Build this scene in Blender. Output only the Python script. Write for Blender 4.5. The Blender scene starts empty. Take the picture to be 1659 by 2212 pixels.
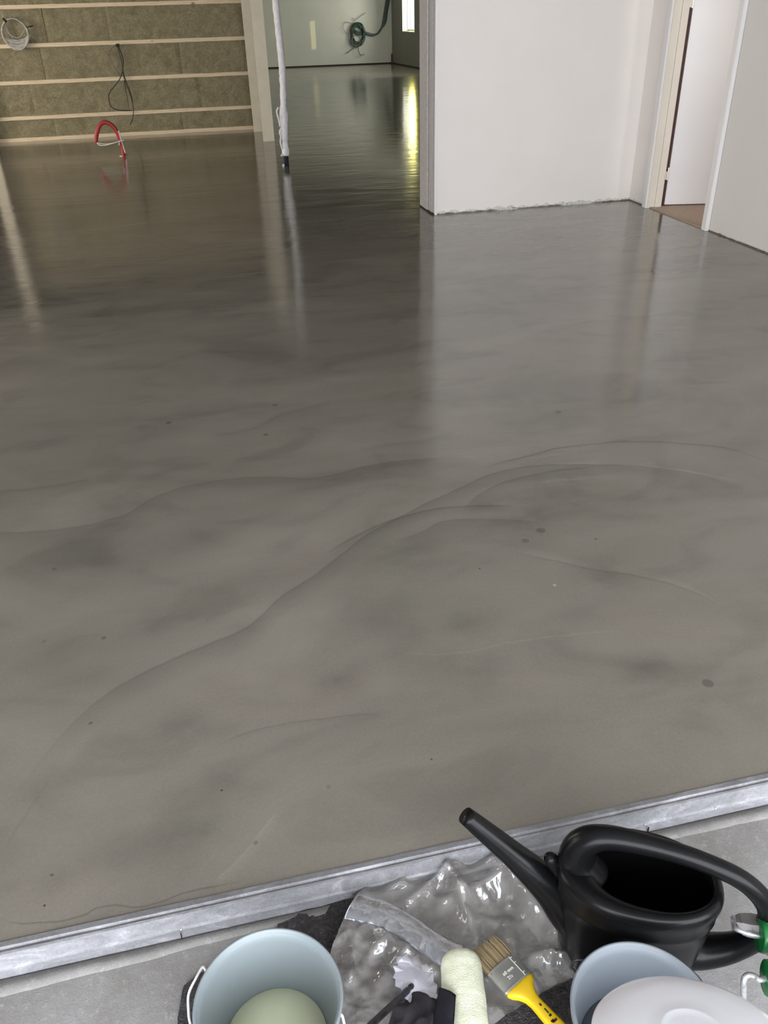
import bpy, bmesh, math, random
from mathutils import Vector, Matrix, noise
random.seed(7)
SC = bpy.context.scene
COL = SC.collection
PI = math.pi

# ---------------------------------------------------------------- camera
F = 1762.0; HC = 1.5
RIGHT = Vector((0.97408026, -0.22473182, -0.02575392))
DOWN = Vector((-0.1387631, -0.50374589, -0.85263409))
FWD = Vector((0.17864058, 0.83410772, -0.52187341))
cam = bpy.data.objects.new('camera', bpy.data.cameras.new('camera')); COL.objects.link(cam)
cam.matrix_world = Matrix(((RIGHT.x, -DOWN.x, -FWD.x, 0), (RIGHT.y, -DOWN.y, -FWD.y, 0), (RIGHT.z, -DOWN.z, -FWD.z, HC), (0, 0, 0, 1)))
cam.data.sensor_fit = 'HORIZONTAL'; cam.data.sensor_width = 36; cam.data.lens = F * 36 / 1659
cam.data.clip_start = 0.02; cam.data.clip_end = 200
SC.camera = cam
SC.view_settings.view_transform = 'Standard'; SC.view_settings.look = 'None'
SC.view_settings.exposure = 0.0; SC.view_settings.gamma = 1.0
SC.view_settings.use_curve_mapping = False

# ---------------------------------------------------------------- world, sun, daylight and added lamps
w = bpy.data.worlds.new('sky'); SC.world = w; w.use_nodes = True
bg = w.node_tree.nodes['Background']; bg.inputs[0].default_value = (0.80, 0.90, 1.0, 1); bg.inputs[1].default_value = 1.0

def lamp(name, kind, loc, aim, energy, color, **kw):
    l = bpy.data.lights.new(name, kind); l.energy = energy; l.color = color
    for k, v in kw.items(): setattr(l, k, v)
    o = bpy.data.objects.new(name, l); COL.objects.link(o); o.location = loc
    o.rotation_euler = Vector(aim).to_track_quat('-Z', 'Y').to_euler()
    return o
lamp('sun', 'SUN', (0, 15, 9), (0.72, 0.0, -0.69), 56, (1.0, 0.95, 0.85), angle=0.01)
# daylight through the wide opening behind the camera
lamp('daylight_opening', 'AREA', (0.2, -1.90, 1.25), (0, 1, -0.05), 405, (0.93, 0.96, 1.0), shape='RECTANGLE', size=6.0, size_y=2.3)
# unseen area lamps added before the solid left wall, standing in for window daylight
lamp('left_fill_near', 'AREA', (-6.85, 4.2, 1.35), (1, 0.05, 0), 105, (1.0, 0.96, 0.91), shape='RECTANGLE', size=4.0, size_y=2.1)
lamp('left_fill_far', 'AREA', (-6.85, 11.7, 1.35), (1, 0.12, 0), 300, (1.0, 0.91, 0.78), shape='RECTANGLE', size=4.0, size_y=2.1)
# unseen lamps added for the long back room, its window and the side room
lamp('back_room_fill', 'AREA', (7.35, 24.0, 1.5), (-0.75, 1, -0.05), 110, (0.97, 1.0, 0.90), shape='RECTANGLE', size=1.6, size_y=1.2, spread=1.9)  # no window here; lamp added to brighten the far wall
lamp('garden_glow_lamp', 'AREA', (8.25, 31.2, 1.75), (-0.25, -1, 0), 190, (1.0, 0.90, 0.22), shape='RECTANGLE', size=0.9, size_y=2.2)  # yellow panel added outside, in place of the sunlit garden
lamp('reveal_fill', 'AREA', (8.9, 27.2, 1.7), (-1.2, 2.2, 0), 150, (1.0, 0.97, 0.84), shape='RECTANGLE', size=1.2, size_y=1.6)  # lamp added outside to light the window reveal and the far wall
lamp('side_room_fill', 'AREA', (4.35, 3.6, 1.5), (0, 1, -0.1), 26, (1.0, 0.95, 0.90), shape='RECTANGLE', size=0.6, size_y=1.4)  # no window in this room; lamp added to light the door leaf
lamp('slit_spot', 'SPOT', (11.8, 20.05, 1.6), (4.8 - 11.8, 31.3 - 20.05, -0.66), 2600, (1.0, 0.90, 0.35), spot_size=0.16, spot_blend=0.1, shadow_soft_size=0.02)  # added spot in place of a low sun, narrowed by the wall slit

# ---------------------------------------------------------------- helpers
def px(x, y, z=0.0):
    d = RIGHT * (x - 829.5) + DOWN * (y - 1106.0) + FWD * F
    t = (z - HC) / d.z
    return Vector((d.x * t, d.y * t, z))
def pY(x, y, Y):
    d = RIGHT * (x - 829.5) + DOWN * (y - 1106.0) + FWD * F
    t = Y / d.y
    return Vector((d.x * t, Y, HC + d.z * t))
def link(name, me, mat=None, parent=None, smooth=False):
    o = bpy.data.objects.new(name, me); COL.objects.link(o)
    if mat: me.materials.append(mat)
    if parent:
        o.parent = parent; o.matrix_parent_inverse = Matrix.Translation(-parent.location) if parent.rotation_euler[2] == 0 else parent.matrix_basis.inverted()
    if smooth:
        for p in me.polygons: p.use_smooth = True
    return o
def obj(name, bm, mat=None, parent=None, smooth=False):
    me = bpy.data.meshes.new(name)
    bmesh.ops.recalc_face_normals(bm, faces=bm.faces)
    bm.to_mesh(me); bm.free()
    return link(name, me, mat, parent, smooth)
def tag(o, label=None, cat=None, group=None, kind=None):
    if label: o['label'] = label
    if cat: o['category'] = cat
    if group: o['group'] = group
    if kind: o['kind'] = kind
    return o
def thing(name, label, cat, loc=(0, 0, 0), group=None):
    o = bpy.data.objects.new(name, None); COL.objects.link(o); o.location = loc
    o.empty_display_size = 0.05
    return tag(o, label, cat, group)
def struct(name, bm, mat, label=None, smooth=False):
    o = obj(name, bm, mat, None, smooth); o['kind'] = 'structure'
    if label: o['label'] = label
    return o
def bx(bm, x0, x1, y0, y1, z0, z1):
    v = [bm.verts.new((x, y, z)) for z in (z0, z1) for y in (y0, y1) for x in (x0, x1)]
    for f in ((0, 2, 3, 1), (4, 5, 7, 6), (0, 1, 5, 4), (2, 6, 7, 3), (0, 4, 6, 2), (1, 3, 7, 5)):
        bm.faces.new([v[i] for i in f])
    return v
def box(*a):
    bm = bmesh.new(); bx(bm, *a); return bm
def bev(bm, r, seg=2):
    bmesh.ops.bevel(bm, geom=list(bm.edges), offset=r, segments=seg, affect='EDGES'); return bm
def catmull(pts, n=8):
    P = [Vector(p) for p in pts]; out = []
    for i in range(len(P) - 1):
        a = P[max(i - 1, 0)]; b = P[i]; c = P[i + 1]; d = P[min(i + 2, len(P) - 1)]
        for k in range(n):
            t = k / n
            out.append(0.5 * ((2 * b) + (c - a) * t + (2 * a - 5 * b + 4 * c - d) * t * t + (3 * b - a - 3 * c + d) * t ** 3))
    out.append(P[-1]); return out
def tube(bm, pts, rad, seg=12, cap=True, flat=None):
    """sweep; rad float or list; flat=(sx, sz) squashes the section"""
    n = len(pts); P = [Vector(p) for p in pts]
    R = rad if isinstance(rad, (list, tuple)) else [rad] * n
    T = [(P[min(i + 1, n - 1)] - P[max(i - 1, 0)]).normalized() for i in range(n)]
    up = Vector((0, 0, 1)) if abs(T[0].z) < 0.9 else Vector((1, 0, 0))
    N = (up - T[0] * up.dot(T[0])).normalized(); rings = []
    for i in range(n):
        N = (N - T[i] * N.dot(T[i])).normalized(); B = T[i].cross(N)
        fa, fb = flat if flat else (1, 1)
        rings.append([bm.verts.new(P[i] + (N * math.cos(2 * PI * k / seg) * fa + B * math.sin(2 * PI * k / seg) * fb) * R[i]) for k in range(seg)])
    for i in range(n - 1):
        for k in range(seg):
            bm.faces.new((rings[i][k], rings[i][(k + 1) % seg], rings[i + 1][(k + 1) % seg], rings[i + 1][k]))
    if cap:
        bm.faces.new(rings[0][::-1]); bm.faces.new(rings[-1])
    return bm
def interp(vals, n):
    out = []
    m = len(vals) - 1
    for i in range(n):
        t = i / (n - 1) * m; k = min(int(t), m - 1); out.append(vals[k] + (vals[k + 1] - vals[k]) * (t - k))
    return out
def lathe(bm, prof, c, seg=64, close=False):
    c = Vector(c); rings = []
    for r, z in prof:
        if r < 1e-6: rings.append([bm.verts.new(c + Vector((0, 0, z)))])
        else: rings.append([bm.verts.new(c + Vector((r * math.cos(2 * PI * k / seg), r * math.sin(2 * PI * k / seg), z))) for k in range(seg)])
    for a, b in zip(rings, rings[1:]):
        for k in range(seg):
            k2 = (k + 1) % seg
            if len(a) == 1: bm.faces.new((a[0], b[k2], b[k]))
            elif len(b) == 1: bm.faces.new((a[k], a[k2], b[0]))
            else: bm.faces.new((a[k], a[k2], b[k2], b[k]))
    return bm
def fbm(p, s, o=4):
    return noise.fractal(Vector(p) * s, 1.0, 2.0, o, noise_basis='PERLIN_ORIGINAL')

# ---------------------------------------------------------------- materials
class NT:
    def __init__(s, name):
        s.m = bpy.data.materials.new(name); s.m.use_nodes = True; s.t = s.m.node_tree; s.t.nodes.clear()
        s.out = s.n('ShaderNodeOutputMaterial')
    def n(s, k, **kw):
        x = s.t.nodes.new(k)
        for a, b in kw.items(): setattr(x, a, b)
        return x
    def put(s, inp, v):
        if isinstance(v, bpy.types.NodeSocket): s.t.links.new(v, inp)
        elif v is not None: inp.default_value = v
    def math(s, op, a, b=None, c=None, clamp=False):
        x = s.n('ShaderNodeMath', operation=op, use_clamp=clamp)
        s.put(x.inputs[0], a)
        if b is not None: s.put(x.inputs[1], b)
        if c is not None: s.put(x.inputs[2], c)
        return x.outputs[0]
    def noise(s, vec, scale, detail=4, rough=0.5, dist=0.0, out=0):
        x = s.n('ShaderNodeTexNoise'); s.put(x.inputs['Vector'], vec)
        x.inputs['Scale'].default_value = scale; x.inputs['Detail'].default_value = detail
        x.inputs['Roughness'].default_value = rough; x.inputs['Distortion'].default_value = dist
        return x.outputs[out]
    def ramp(s, fac, stops, ease='LINEAR'):
        x = s.n('ShaderNodeValToRGB'); x.color_ramp.interpolation = ease; s.put(x.inputs[0], fac)
        el = x.color_ramp.elements
        while len(el) < len(stops): el.new(0.5)
        for e, (p, c) in zip(el, stops):
            e.position = p; e.color = (c, c, c, 1) if isinstance(c, (int, float)) else (*c, 1)
        return x.outputs[0]
    def mix(s, fac, a, b, blend='MIX'):
        x = s.n('ShaderNodeMix', data_type='RGBA', blend_type=blend)
        s.put(x.inputs[0], fac); s.put(x.inputs[6], a if not isinstance(a, tuple) else (*a[:3], 1)); s.put(x.inputs[7], b if not isinstance(b, tuple) else (*b[:3], 1))
        return x.outputs[2]
    def mapping(s, scale=(1, 1, 1), rot=(0, 0, 0), loc=(0, 0, 0), vec=None):
        if vec is None: vec = s.n('ShaderNodeNewGeometry').outputs['Position']
        x = s.n('ShaderNodeMapping'); s.put(x.inputs[0], vec); x.inputs['Scale'].default_value = scale
        x.inputs['Rotation'].default_value = rot; x.inputs['Location'].default_value = loc
        return x.outputs[0]
    def obj(s):
        return s.n('ShaderNodeTexCoord').outputs['Object']
    def bump(s, h, strength=0.3, dist=0.01, nrm=None):
        x = s.n('ShaderNodeBump'); s.put(x.inputs['Height'], h)
        x.inputs['Strength'].default_value = strength; x.inputs['Distance'].default_value = dist
        if nrm is not None: s.put(x.inputs['Normal'], nrm)
        return x.outputs[0]
    def bsdf(s, **kw):
        p = s.n('ShaderNodeBsdfPrincipled')
        for k, v in kw.items():
            k = k.replace('_', ' ')
            if isinstance(v, tuple) and len(v) == 3: v = (*v, 1)
            s.put(p.inputs[k], v)
        s.t.links.new(p.outputs[0], s.out.inputs[0]); return p
def srgb(r, g, b):
    f = lambda c: (c / 255 / 12.92) if c / 255 <= 0.04045 else ((c / 255 + 0.055) / 1.055) ** 2.4
    return (f(r), f(g), f(b))
def simple(name, col, rough=0.5, var=0.06, scale=20, bump=0.0, bscale=200, **kw):
    t = NT(name); v = t.mapping()
    f = t.noise(v, scale, 5)
    a = tuple(c * (1 - var) for c in col); b = tuple(min(1, c * (1 + var)) for c in col)
    c = t.ramp(f, [(0.3, a), (0.7, b)])
    nr = t.bump(t.noise(v, bscale, 3), bump, 0.002) if bump else None
    p = t.bsdf(Base_Color=c, Roughness=rough, **kw)
    if nr: t.put(p.inputs['Normal'], nr)
    return t.m

M = {}
M['wall_shade'] = simple('painted_plaster_shaded', (0.68, 0.65, 0.63), 0.75, 0.015, 3, 0.15, 300)  # same plaster paint as the walls, darkened for the weaker light on the right
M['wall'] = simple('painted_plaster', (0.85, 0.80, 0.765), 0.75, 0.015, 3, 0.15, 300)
M['wall_far'] = simple('grey_green_plaster', (0.54, 0.54, 0.50), 0.8, 0.03, 2, 0.1, 60)
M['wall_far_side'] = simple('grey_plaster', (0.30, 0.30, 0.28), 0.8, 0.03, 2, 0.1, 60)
M['raw'] = simple('raw_grey_plaster', (0.47, 0.45, 0.45), 0.9, 0.08, 30, 0.5, 150)
M['ceiling'] = simple('ceiling_board', (0.50, 0.49, 0.47), 0.8, 0.02, 2)
M['casing'] = simple('white_casing_paint', (0.78, 0.76, 0.76), 0.35, 0.01, 10)
M['cream'] = simple('cream_jamb_wood', (0.70, 0.655, 0.575), 0.45, 0.03, 8)
M['door'] = simple('white_door_paint', (0.80, 0.80, 0.82), 0.35, 0.01, 6)
M['gasket'] = simple('brown_rubber_gasket', (0.06, 0.018, 0.012), 0.6)
M['hinge'] = simple('satin_hinge_metal', (0.75, 0.74, 0.68), 0.35, Metallic=0.4)
M['sideroom'] = simple('side_room_floor', (0.42, 0.31, 0.23), 0.6, 0.08, 30, 0.2, 80)
M['board'] = simple('beige_board', (0.90, 0.81, 0.64), 0.6, 0.04, 8, 0.2, 100)
M['gap'] = simple('dark_wall_gap', (0.022, 0.018, 0.014), 0.95, 0.4, 60)
M['caulk'] = simple('crumbled_plaster', (0.62, 0.60, 0.56), 0.95, 0.25, 60, 1.0, 120)
M['gap_shade'] = simple('wall_foot_gap_shade', (0.13, 0.12, 0.09), 0.95, 0.5, 50, 1.0, 120)  # dark strip colour in place of the shade in the gap below the walls
M['black_cable'] = simple('black_cable', (0.02, 0.022, 0.016), 0.5)
M['green_cable'] = simple('dark_green_cable', (0.012, 0.045, 0.032), 0.35)
M['thin_cable'] = simple('grey_thin_wire', (0.16, 0.16, 0.13), 0.5)
M['white_cable'] = simple('white_cable', (0.50, 0.48, 0.44), 0.5)
M['white_wire'] = simple('white_wire', (0.75, 0.73, 0.68), 0.4)
M['red'] = simple('red_conduit', (0.42, 0.03, 0.035), 0.4, 0.1, 30)
M['stake'] = simple('dark_red_stake', (0.07, 0.012, 0.010), 0.5)
M['sleeve'] = simple('white_pipe_wrap', (0.86, 0.84, 0.85), 0.7, 0.08, 25, 0.6, 60)
M['pipe'] = simple('dark_grey_pipe', (0.035, 0.037, 0.05), 0.3)
M['frame'] = simple('white_window_frame', (0.85, 0.86, 0.86), 0.4)
M['black_plastic'] = simple('black_plastic', (0.0045, 0.0045, 0.005), 0.27, 0.1, 20, 0.05, 90, Specular_IOR_Level=0.17)
M['bristle'] = simple('tan_bristle', (0.22, 0.165, 0.09), 0.8)
M['yellow'] = simple('yellow_plastic', (0.72, 0.47, 0.012), 0.28, 0.03, 20)
M['ink'] = simple('black_ink', (0.02, 0.015, 0.01), 0.6)
M['white_ink'] = simple('white_ink', (0.85, 0.85, 0.82), 0.5)
M['green_cap'] = simple('green_plastic_cap', (0.010, 0.16, 0.04), 0.25, 0.08, 20)
M['steel'] = simple('galvanised_wire', (0.55, 0.56, 0.58), 0.35, 0.3, 90, 0.4, 150, Metallic=0.7)
M['bail'] = simple('bright_bail_wire', (0.80, 0.80, 0.80), 0.3, Metallic=0.3)
M['dark_bail'] = simple('dark_bail_wire', (0.05, 0.05, 0.055), 0.3, Metallic=0.6)
M['lid'] = simple('white_lid_plastic', (0.82, 0.86, 0.95), 0.25, 0.01, 6, Subsurface_Weight=0.15, Subsurface_Scale=0.02)
M['bucket'] = simple('pale_bucket_plastic', (0.205, 0.238, 0.255), 0.38, 0.02, 12, 0.1, 400)
M['bucket_grey'] = simple('grey_bucket_plastic', (0.20, 0.225, 0.255), 0.4, 0.02, 12, 0.1, 400)
M['liquid'] = simple('pale_green_liquid', (0.90, 0.94, 0.66), 0.3, 0.02, 40)
M['liquid_dark'] = simple('slate_water', (0.13, 0.155, 0.17), 0.15, 0.02, 10)
M['foam'] = simple('white_foam_disc', (0.88, 0.88, 0.98), 0.6, 0.04, 30, 0.2, 100)
M['rod'] = simple('scuffed_black_rod', (0.014, 0.014, 0.016), 0.3, 0.5, 90, 0.2, 200)
M['purple'] = simple('dark_purple_fabric', (0.035, 0.030, 0.048), 0.85, 0.1, 60, 0.6, 700)
M['black_cloth'] = simple('black_cloth', (0.018, 0.015, 0.019), 0.85, 0.2, 60, 0.6, 700)
M['hedge'] = simple('sunlit_hedge', (0.62, 0.60, 0.14), 0.8, 0.35, 3)
M['terrace'] = simple('pale_terrace', (0.7, 0.72, 0.68), 0.8)

def m_roller():
    t = NT('cream_roller_fleece'); v = t.mapping()
    c = t.ramp(t.noise(v, 40, 4), [(0.3, (0.60, 0.62, 0.47)), (0.7, (0.74, 0.75, 0.60))])
    p = t.bsdf(Base_Color=c, Roughness=0.95)
    t.put(p.inputs['Normal'], t.bump(t.noise(v, 500, 3), 0.6, 0.003)); return t.m
M['fleece'] = m_roller()
def m_fleece2():
    t = NT('dirty_white_fleece'); v = t.mapping()
    c = t.ramp(t.noise(v, 60, 4), [(0.35, (0.50, 0.48, 0.36)), (0.6, (0.82, 0.83, 0.75))])
    p = t.bsdf(Base_Color=c, Roughness=0.95)
    t.put(p.inputs['Normal'], t.bump(t.noise(v, 250, 4), 1.0, 0.008)); return t.m
M['fleece_dirty'] = m_fleece2()
def m_wool():
    t = NT('mineral_wool'); v = t.mapping()
    a = t.noise(v, 7, 6, 0.65, 0.8); b = t.noise(t.mapping((1, 1, 1.6), vec=v), 38, 5, 0.7, 1.5)
    c = t.ramp(a, [(0.25, (0.25, 0.215, 0.13)), (0.5, (0.36, 0.315, 0.19)), (0.75, (0.45, 0.395, 0.26))])
    c = t.mix(0.75, c, t.ramp(b, [(0.35, 0.55), (0.65, 1.35)]), 'MULTIPLY')
    p = t.bsdf(Base_Color=c, Roughness=0.95)
    t.put(p.inputs['Normal'], t.bump(b, 0.8, 0.02)); return t.m
M['wool'] = m_wool()
def m_batten():
    t = NT('spruce_batten'); v = t.mapping()
    g = t.noise(t.mapping((1.5, 30, 60), vec=v), 3, 5, 0.6, 0.5)
    c = t.ramp(g, [(0.3, (0.66, 0.50, 0.32)), (0.6, (0.90, 0.75, 0.54)), (0.8, (0.94, 0.80, 0.60))])
    k = t.n('ShaderNodeTexVoronoi'); t.put(k.inputs['Vector'], t.mapping((1, 2, 2), vec=v)); k.inputs['Scale'].default_value = 1.6
    kn = t.ramp(k.outputs['Distance'], [(0.03, 0.35), (0.06, 1.0)])
    c = t.mix(1.0, c, kn, 'MULTIPLY')
    t.bsdf(Base_Color=c, Roughness=0.7); return t.m
M['batten'] = m_batten()
def m_alu():
    t = NT('weathered_aluminium'); v = t.mapping()
    a = t.noise(t.mapping((1, 3, 3), vec=v), 9, 7, 0.7, 1.0); b = t.noise(v, 70, 6, 0.75, 2.5)
    c = t.ramp(a, [(0.3, (0.17, 0.17, 0.18)), (0.55, (0.26, 0.26, 0.28)), (0.72, (0.42, 0.42, 0.45))])
    c = t.mix(0.5, c, t.ramp(b, [(0.4, 0.75), (0.6, 1.15)]), 'MULTIPLY')
    p = t.bsdf(Base_Color=c, Roughness=t.ramp(a, [(0.3, 0.55), (0.7, 0.35)]), Metallic=0.25)
    t.put(p.inputs['Normal'], t.bump(b, 0.35, 0.003)); return t.m
M['alu'] = m_alu()
def m_ground():
    t = NT('dusty_concrete_ground'); v = t.mapping()
    a = t.noise(v, 5, 6, 0.65, 0.2); b = t.noise(v, 55, 6, 0.8, 0.2); f = t.noise(v, 260, 3, 0.8)
    c = t.ramp(a, [(0.3, (0.195, 0.185, 0.175)), (0.5, (0.255, 0.245, 0.24)), (0.7, (0.325, 0.32, 0.325))])
    c = t.mix(t.ramp(b, [(0.55, 0), (0.72, 0.6)]), c, (0.46, 0.46, 0.48))
    sp = t.n('ShaderNodeTexVoronoi'); t.put(sp.inputs['Vector'], t.mapping((1, 1, 0.01), vec=v)); sp.inputs['Scale'].default_value = 90
    c = t.mix(t.math('MULTIPLY', t.ramp(sp.outputs['Distance'], [(0.10, 1), (0.22, 0)]), t.ramp(b, [(0.45, 0), (0.6, 0.6)])), c, (0.14, 0.13, 0.12))
    c = t.mix(0.35, c, t.ramp(f, [(0.3, 0.7), (0.7, 1.3)]), 'MULTIPLY')
    p = t.bsdf(Base_Color=c, Roughness=0.8)
    t.put(p.inputs['Normal'], t.bump(b, 0.5, 0.006)); return t.m
M['ground'] = m_ground()
def m_felt():
    t = NT('dark_grey_felt'); v = t.mapping()
    b = t.noise(v, 75, 5, 0.85, 0.8); f = t.noise(v, 300, 3)
    c = t.ramp(b, [(0.35, (0.040, 0.037, 0.040)), (0.58, (0.12, 0.11, 0.115)), (0.75, (0.36, 0.35, 0.35))])
    p = t.bsdf(Base_Color=c, Roughness=1.0)
    t.put(p.inputs['Normal'], t.bump(f, 1.0, 0.004)); return t.m
M['felt'] = m_felt()
def m_film(name, haze, col, ior=1.5, rough=0.12):
    t = NT(name); v = t.obj()
    cr = t.noise(v, 9, 3, 0.5, 1.2)
    dv = t.n('ShaderNodeVectorMath', operation='MULTIPLY_ADD'); t.put(dv.inputs[0], t.noise(v, 14, 2, 0.5, 0.0, 1)); dv.inputs[1].default_value = (0.05, 0.05, 0.0); t.put(dv.inputs[2], t.mapping((1, 1, 0.2), vec=v))
    def crease(sc):
        x = t.n('ShaderNodeTexVoronoi', feature='DISTANCE_TO_EDGE'); t.put(x.inputs['Vector'], dv.outputs[0]); x.inputs['Scale'].default_value = sc
        return t.math('MINIMUM', x.outputs['Distance'], 0.35)
    c2 = t.math('ADD', t.math('MULTIPLY', crease(13), 1.0), t.math('MULTIPLY', crease(34), 0.35))
    nr = t.bump(c2, 0.45, 0.018, t.bump(cr, 0.25, 0.03))
    tr = t.n('ShaderNodeBsdfTransparent'); tr.inputs[0].default_value = (0.975, 0.97, 0.965, 1)
    gl = t.n('ShaderNodeBsdfGlossy'); gl.inputs['Roughness'].default_value = rough; gl.inputs[0].default_value = (0.95, 0.96, 1, 1); t.put(gl.inputs['Normal'], nr)
    df = t.n('ShaderNodeBsdfDiffuse'); df.inputs[0].default_value = (*col, 1); t.put(df.inputs['Normal'], nr)
    m1 = t.n('ShaderNodeMixShader'); t.put(m1.inputs[0], t.ramp(cr, [(0.3, haze * 0.5), (0.7, haze * 1.5)]))
    t.put(m1.inputs[1], tr.outputs[0]); t.put(m1.inputs[2], df.outputs[0])
    fr = t.n('ShaderNodeFresnel'); fr.inputs[0].default_value = ior; t.put(fr.inputs[1], nr)
    m2 = t.n('ShaderNodeMixShader'); t.put(m2.inputs[0], t.math('MULTIPLY_ADD', fr.outputs[0], 1.3, 0.01, clamp=True))
    t.put(m2.inputs[1], m1.outputs[0]); t.put(m2.inputs[2], gl.outputs[0])
    t.t.links.new(m2.outputs[0], t.out.inputs[0]); return t.m
M['film'] = m_film('clear_plastic_film', 0.17, (0.88, 0.83, 0.80), 1.6, 0.10)
M['film_hem'] = m_film('folded_film_hem', 0.62, (0.26, 0.27, 0.30), 2.3, 0.25)
M['ferrule'] = simple('tin_ferrule', (0.34, 0.34, 0.32), 0.38, 0.08, 40, Metallic=0.7)
def m_glass():
    t = NT('window_glass'); tr = t.n('ShaderNodeBsdfTransparent'); gl = t.n('ShaderNodeBsdfGlossy'); gl.inputs['Roughness'].default_value = 0.02
    fr = t.n('ShaderNodeFresnel'); m = t.n('ShaderNodeMixShader'); t.put(m.inputs[0], t.math('MULTIPLY', fr.outputs[0], t.math('SUBTRACT', 1.0, t.n('ShaderNodeNewGeometry').outputs['Backfacing']))); t.put(m.inputs[1], tr.outputs[0]); t.put(m.inputs[2], gl.outputs[0])
    t.t.links.new(m.outputs[0], t.out.inputs[0]); return t.m
M['glass'] = m_glass()

# the polished floor: cloudy pigment, trowel arcs, drips, satin clear coat
ARCS = [  # pixel polyline on the floor, line width (m), line darkness, shade width (m, below), shade, wobble
    ([(0, 1760), (60, 1680), (150, 1570), (260, 1480), (370, 1425), (540, 1350), (600, 1295), (690, 1235), (800, 1150), (860, 1118), (960, 1070), (1110, 1012), (1270, 1004), (1420, 1010), (1560, 1040), (1659, 1085)], 0.008, 0.20, 0.10, 0.12, 0.010),
    ([(0, 1150), (150, 1140), (250, 1118), (340, 1072), (470, 1038), (600, 1030), (690, 1031), (800, 1005), (900, 992), (1040, 1000)], 0.008, 0.16, 0.14, 0.09, 0.008),
    ([(700, 1200), (780, 1152), (850, 1122), (950, 1098), (1000, 1094), (1115, 1092)], 0.010, 0.22, 0.06, 0.10, 0.006),
    ([(1000, 1105), (1080, 1045), (1140, 1028), (1220, 1014), (1290, 1010)], 0.010, 0.18, 0.12, 0.10, 0.006),
    ([(1040, 1010), (1140, 985), (1210, 968), (1290, 958), (1370, 953), (1460, 957), (1560, 966), (1640, 990), (1700, 1010)], 0.010, 0.30, 0.03, 0.04, 0.010),
    ([(1340, 1004), (1450, 1012), (1520, 1024), (1600, 1040)], 0.012, -0.16, 0.04, -0.06, 0.006),
    ([(850, 1170), (920, 1145), (960, 1125), (1060, 1122), (1180, 1128)], 0.008, 0.10, 0.12, 0.10, 0.010),
    ([(1120, 1195), (1200, 1212), (1290, 1232), (1380, 1245), (1500, 1280), (1580, 1325), (1659, 1405)], 0.012, 0.14, -0.06, -0.08, 0.014),
    ([(480, 1605), (560, 1575), (700, 1552), (830, 1540)], 0.005, 0.16, 0.02, 0.04, 0.006),
    ([(840, 1400), (1000, 1410), (1100, 1388), (1350, 1360)], 0.004, -0.12, 0.01, -0.02, 0.008),
    ([(460, 1905), (520, 1850), (560, 1800), (600, 1750)], 0.006, -0.10, 0.04, -0.07, 0.004),
    ([(0, 1985), (90, 1992), (170, 1980), (220, 1958), (310, 1958), (400, 1930), (520, 1905)], 0.003, 0.30, 0.006, 0.04, 0.006),
    ([(0, 1060), (100, 1050), (200, 1032)], 0.03, 0.08, 0.10, 0.08, 0.006),
    ([(450, 940), (540, 925), (620, 890), (720, 870)], 0.03, 0.08, 0.08, 0.06, 0.01),
    ([(10, 1830), (60, 1750), (110, 1680)], 0.006, 0.08, 0.03, 0.04, 0.004),
]
DRIPS = [(1168, 1146, .018, .35), (1135, 1168, .014, .3), (1198, 1264, .006, -.9), (1529, 1476, .017, .38), (1206, 890, .016, .35), (364, 913, .014, .4), (574, 939, .013, .4), (594, 875, .016, .3),
         (224, 1378, .008, .38), (95, 1385, .008, .2), (196, 1562, .006, .4), (118, 1229, .009, .25), (479, 1707, .003, .8), (552, 1820, .006, .3), (1287, 1164, .005, .5), (1036, 1228, .004, .6), (710, 1700, .006, .2), (112, 1890, .004, .5), (96, 1956, .003, .7), (932, 1640, .003, .6)]
BLOTCH = [(600, 1180, .10, .13), (440, 1160, .12, .10), (230, 1215, .14, .07), (340, 1340, .13, .09), (1010, 1340, .10, .14), (1020, 1455, .12, .12), (1400, 1440, .09, .14), (1150, 1110, .22, .12), (1480, 1050, .20, .12),
          (730, 1470, .09, .13), (400, 1560, .12, .11), (430, 1800, .09, .10), (120, 1900, .07, .08), (800, 1320, .15, .10), (1300, 1230, .12, .10), (1250, 1330, .15, .07), (560, 1330, .13, -.06), (180, 1090, .3, -.07), (1330, 1640, .2, -.06), (150, 1640, .15, -.05)]
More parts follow.
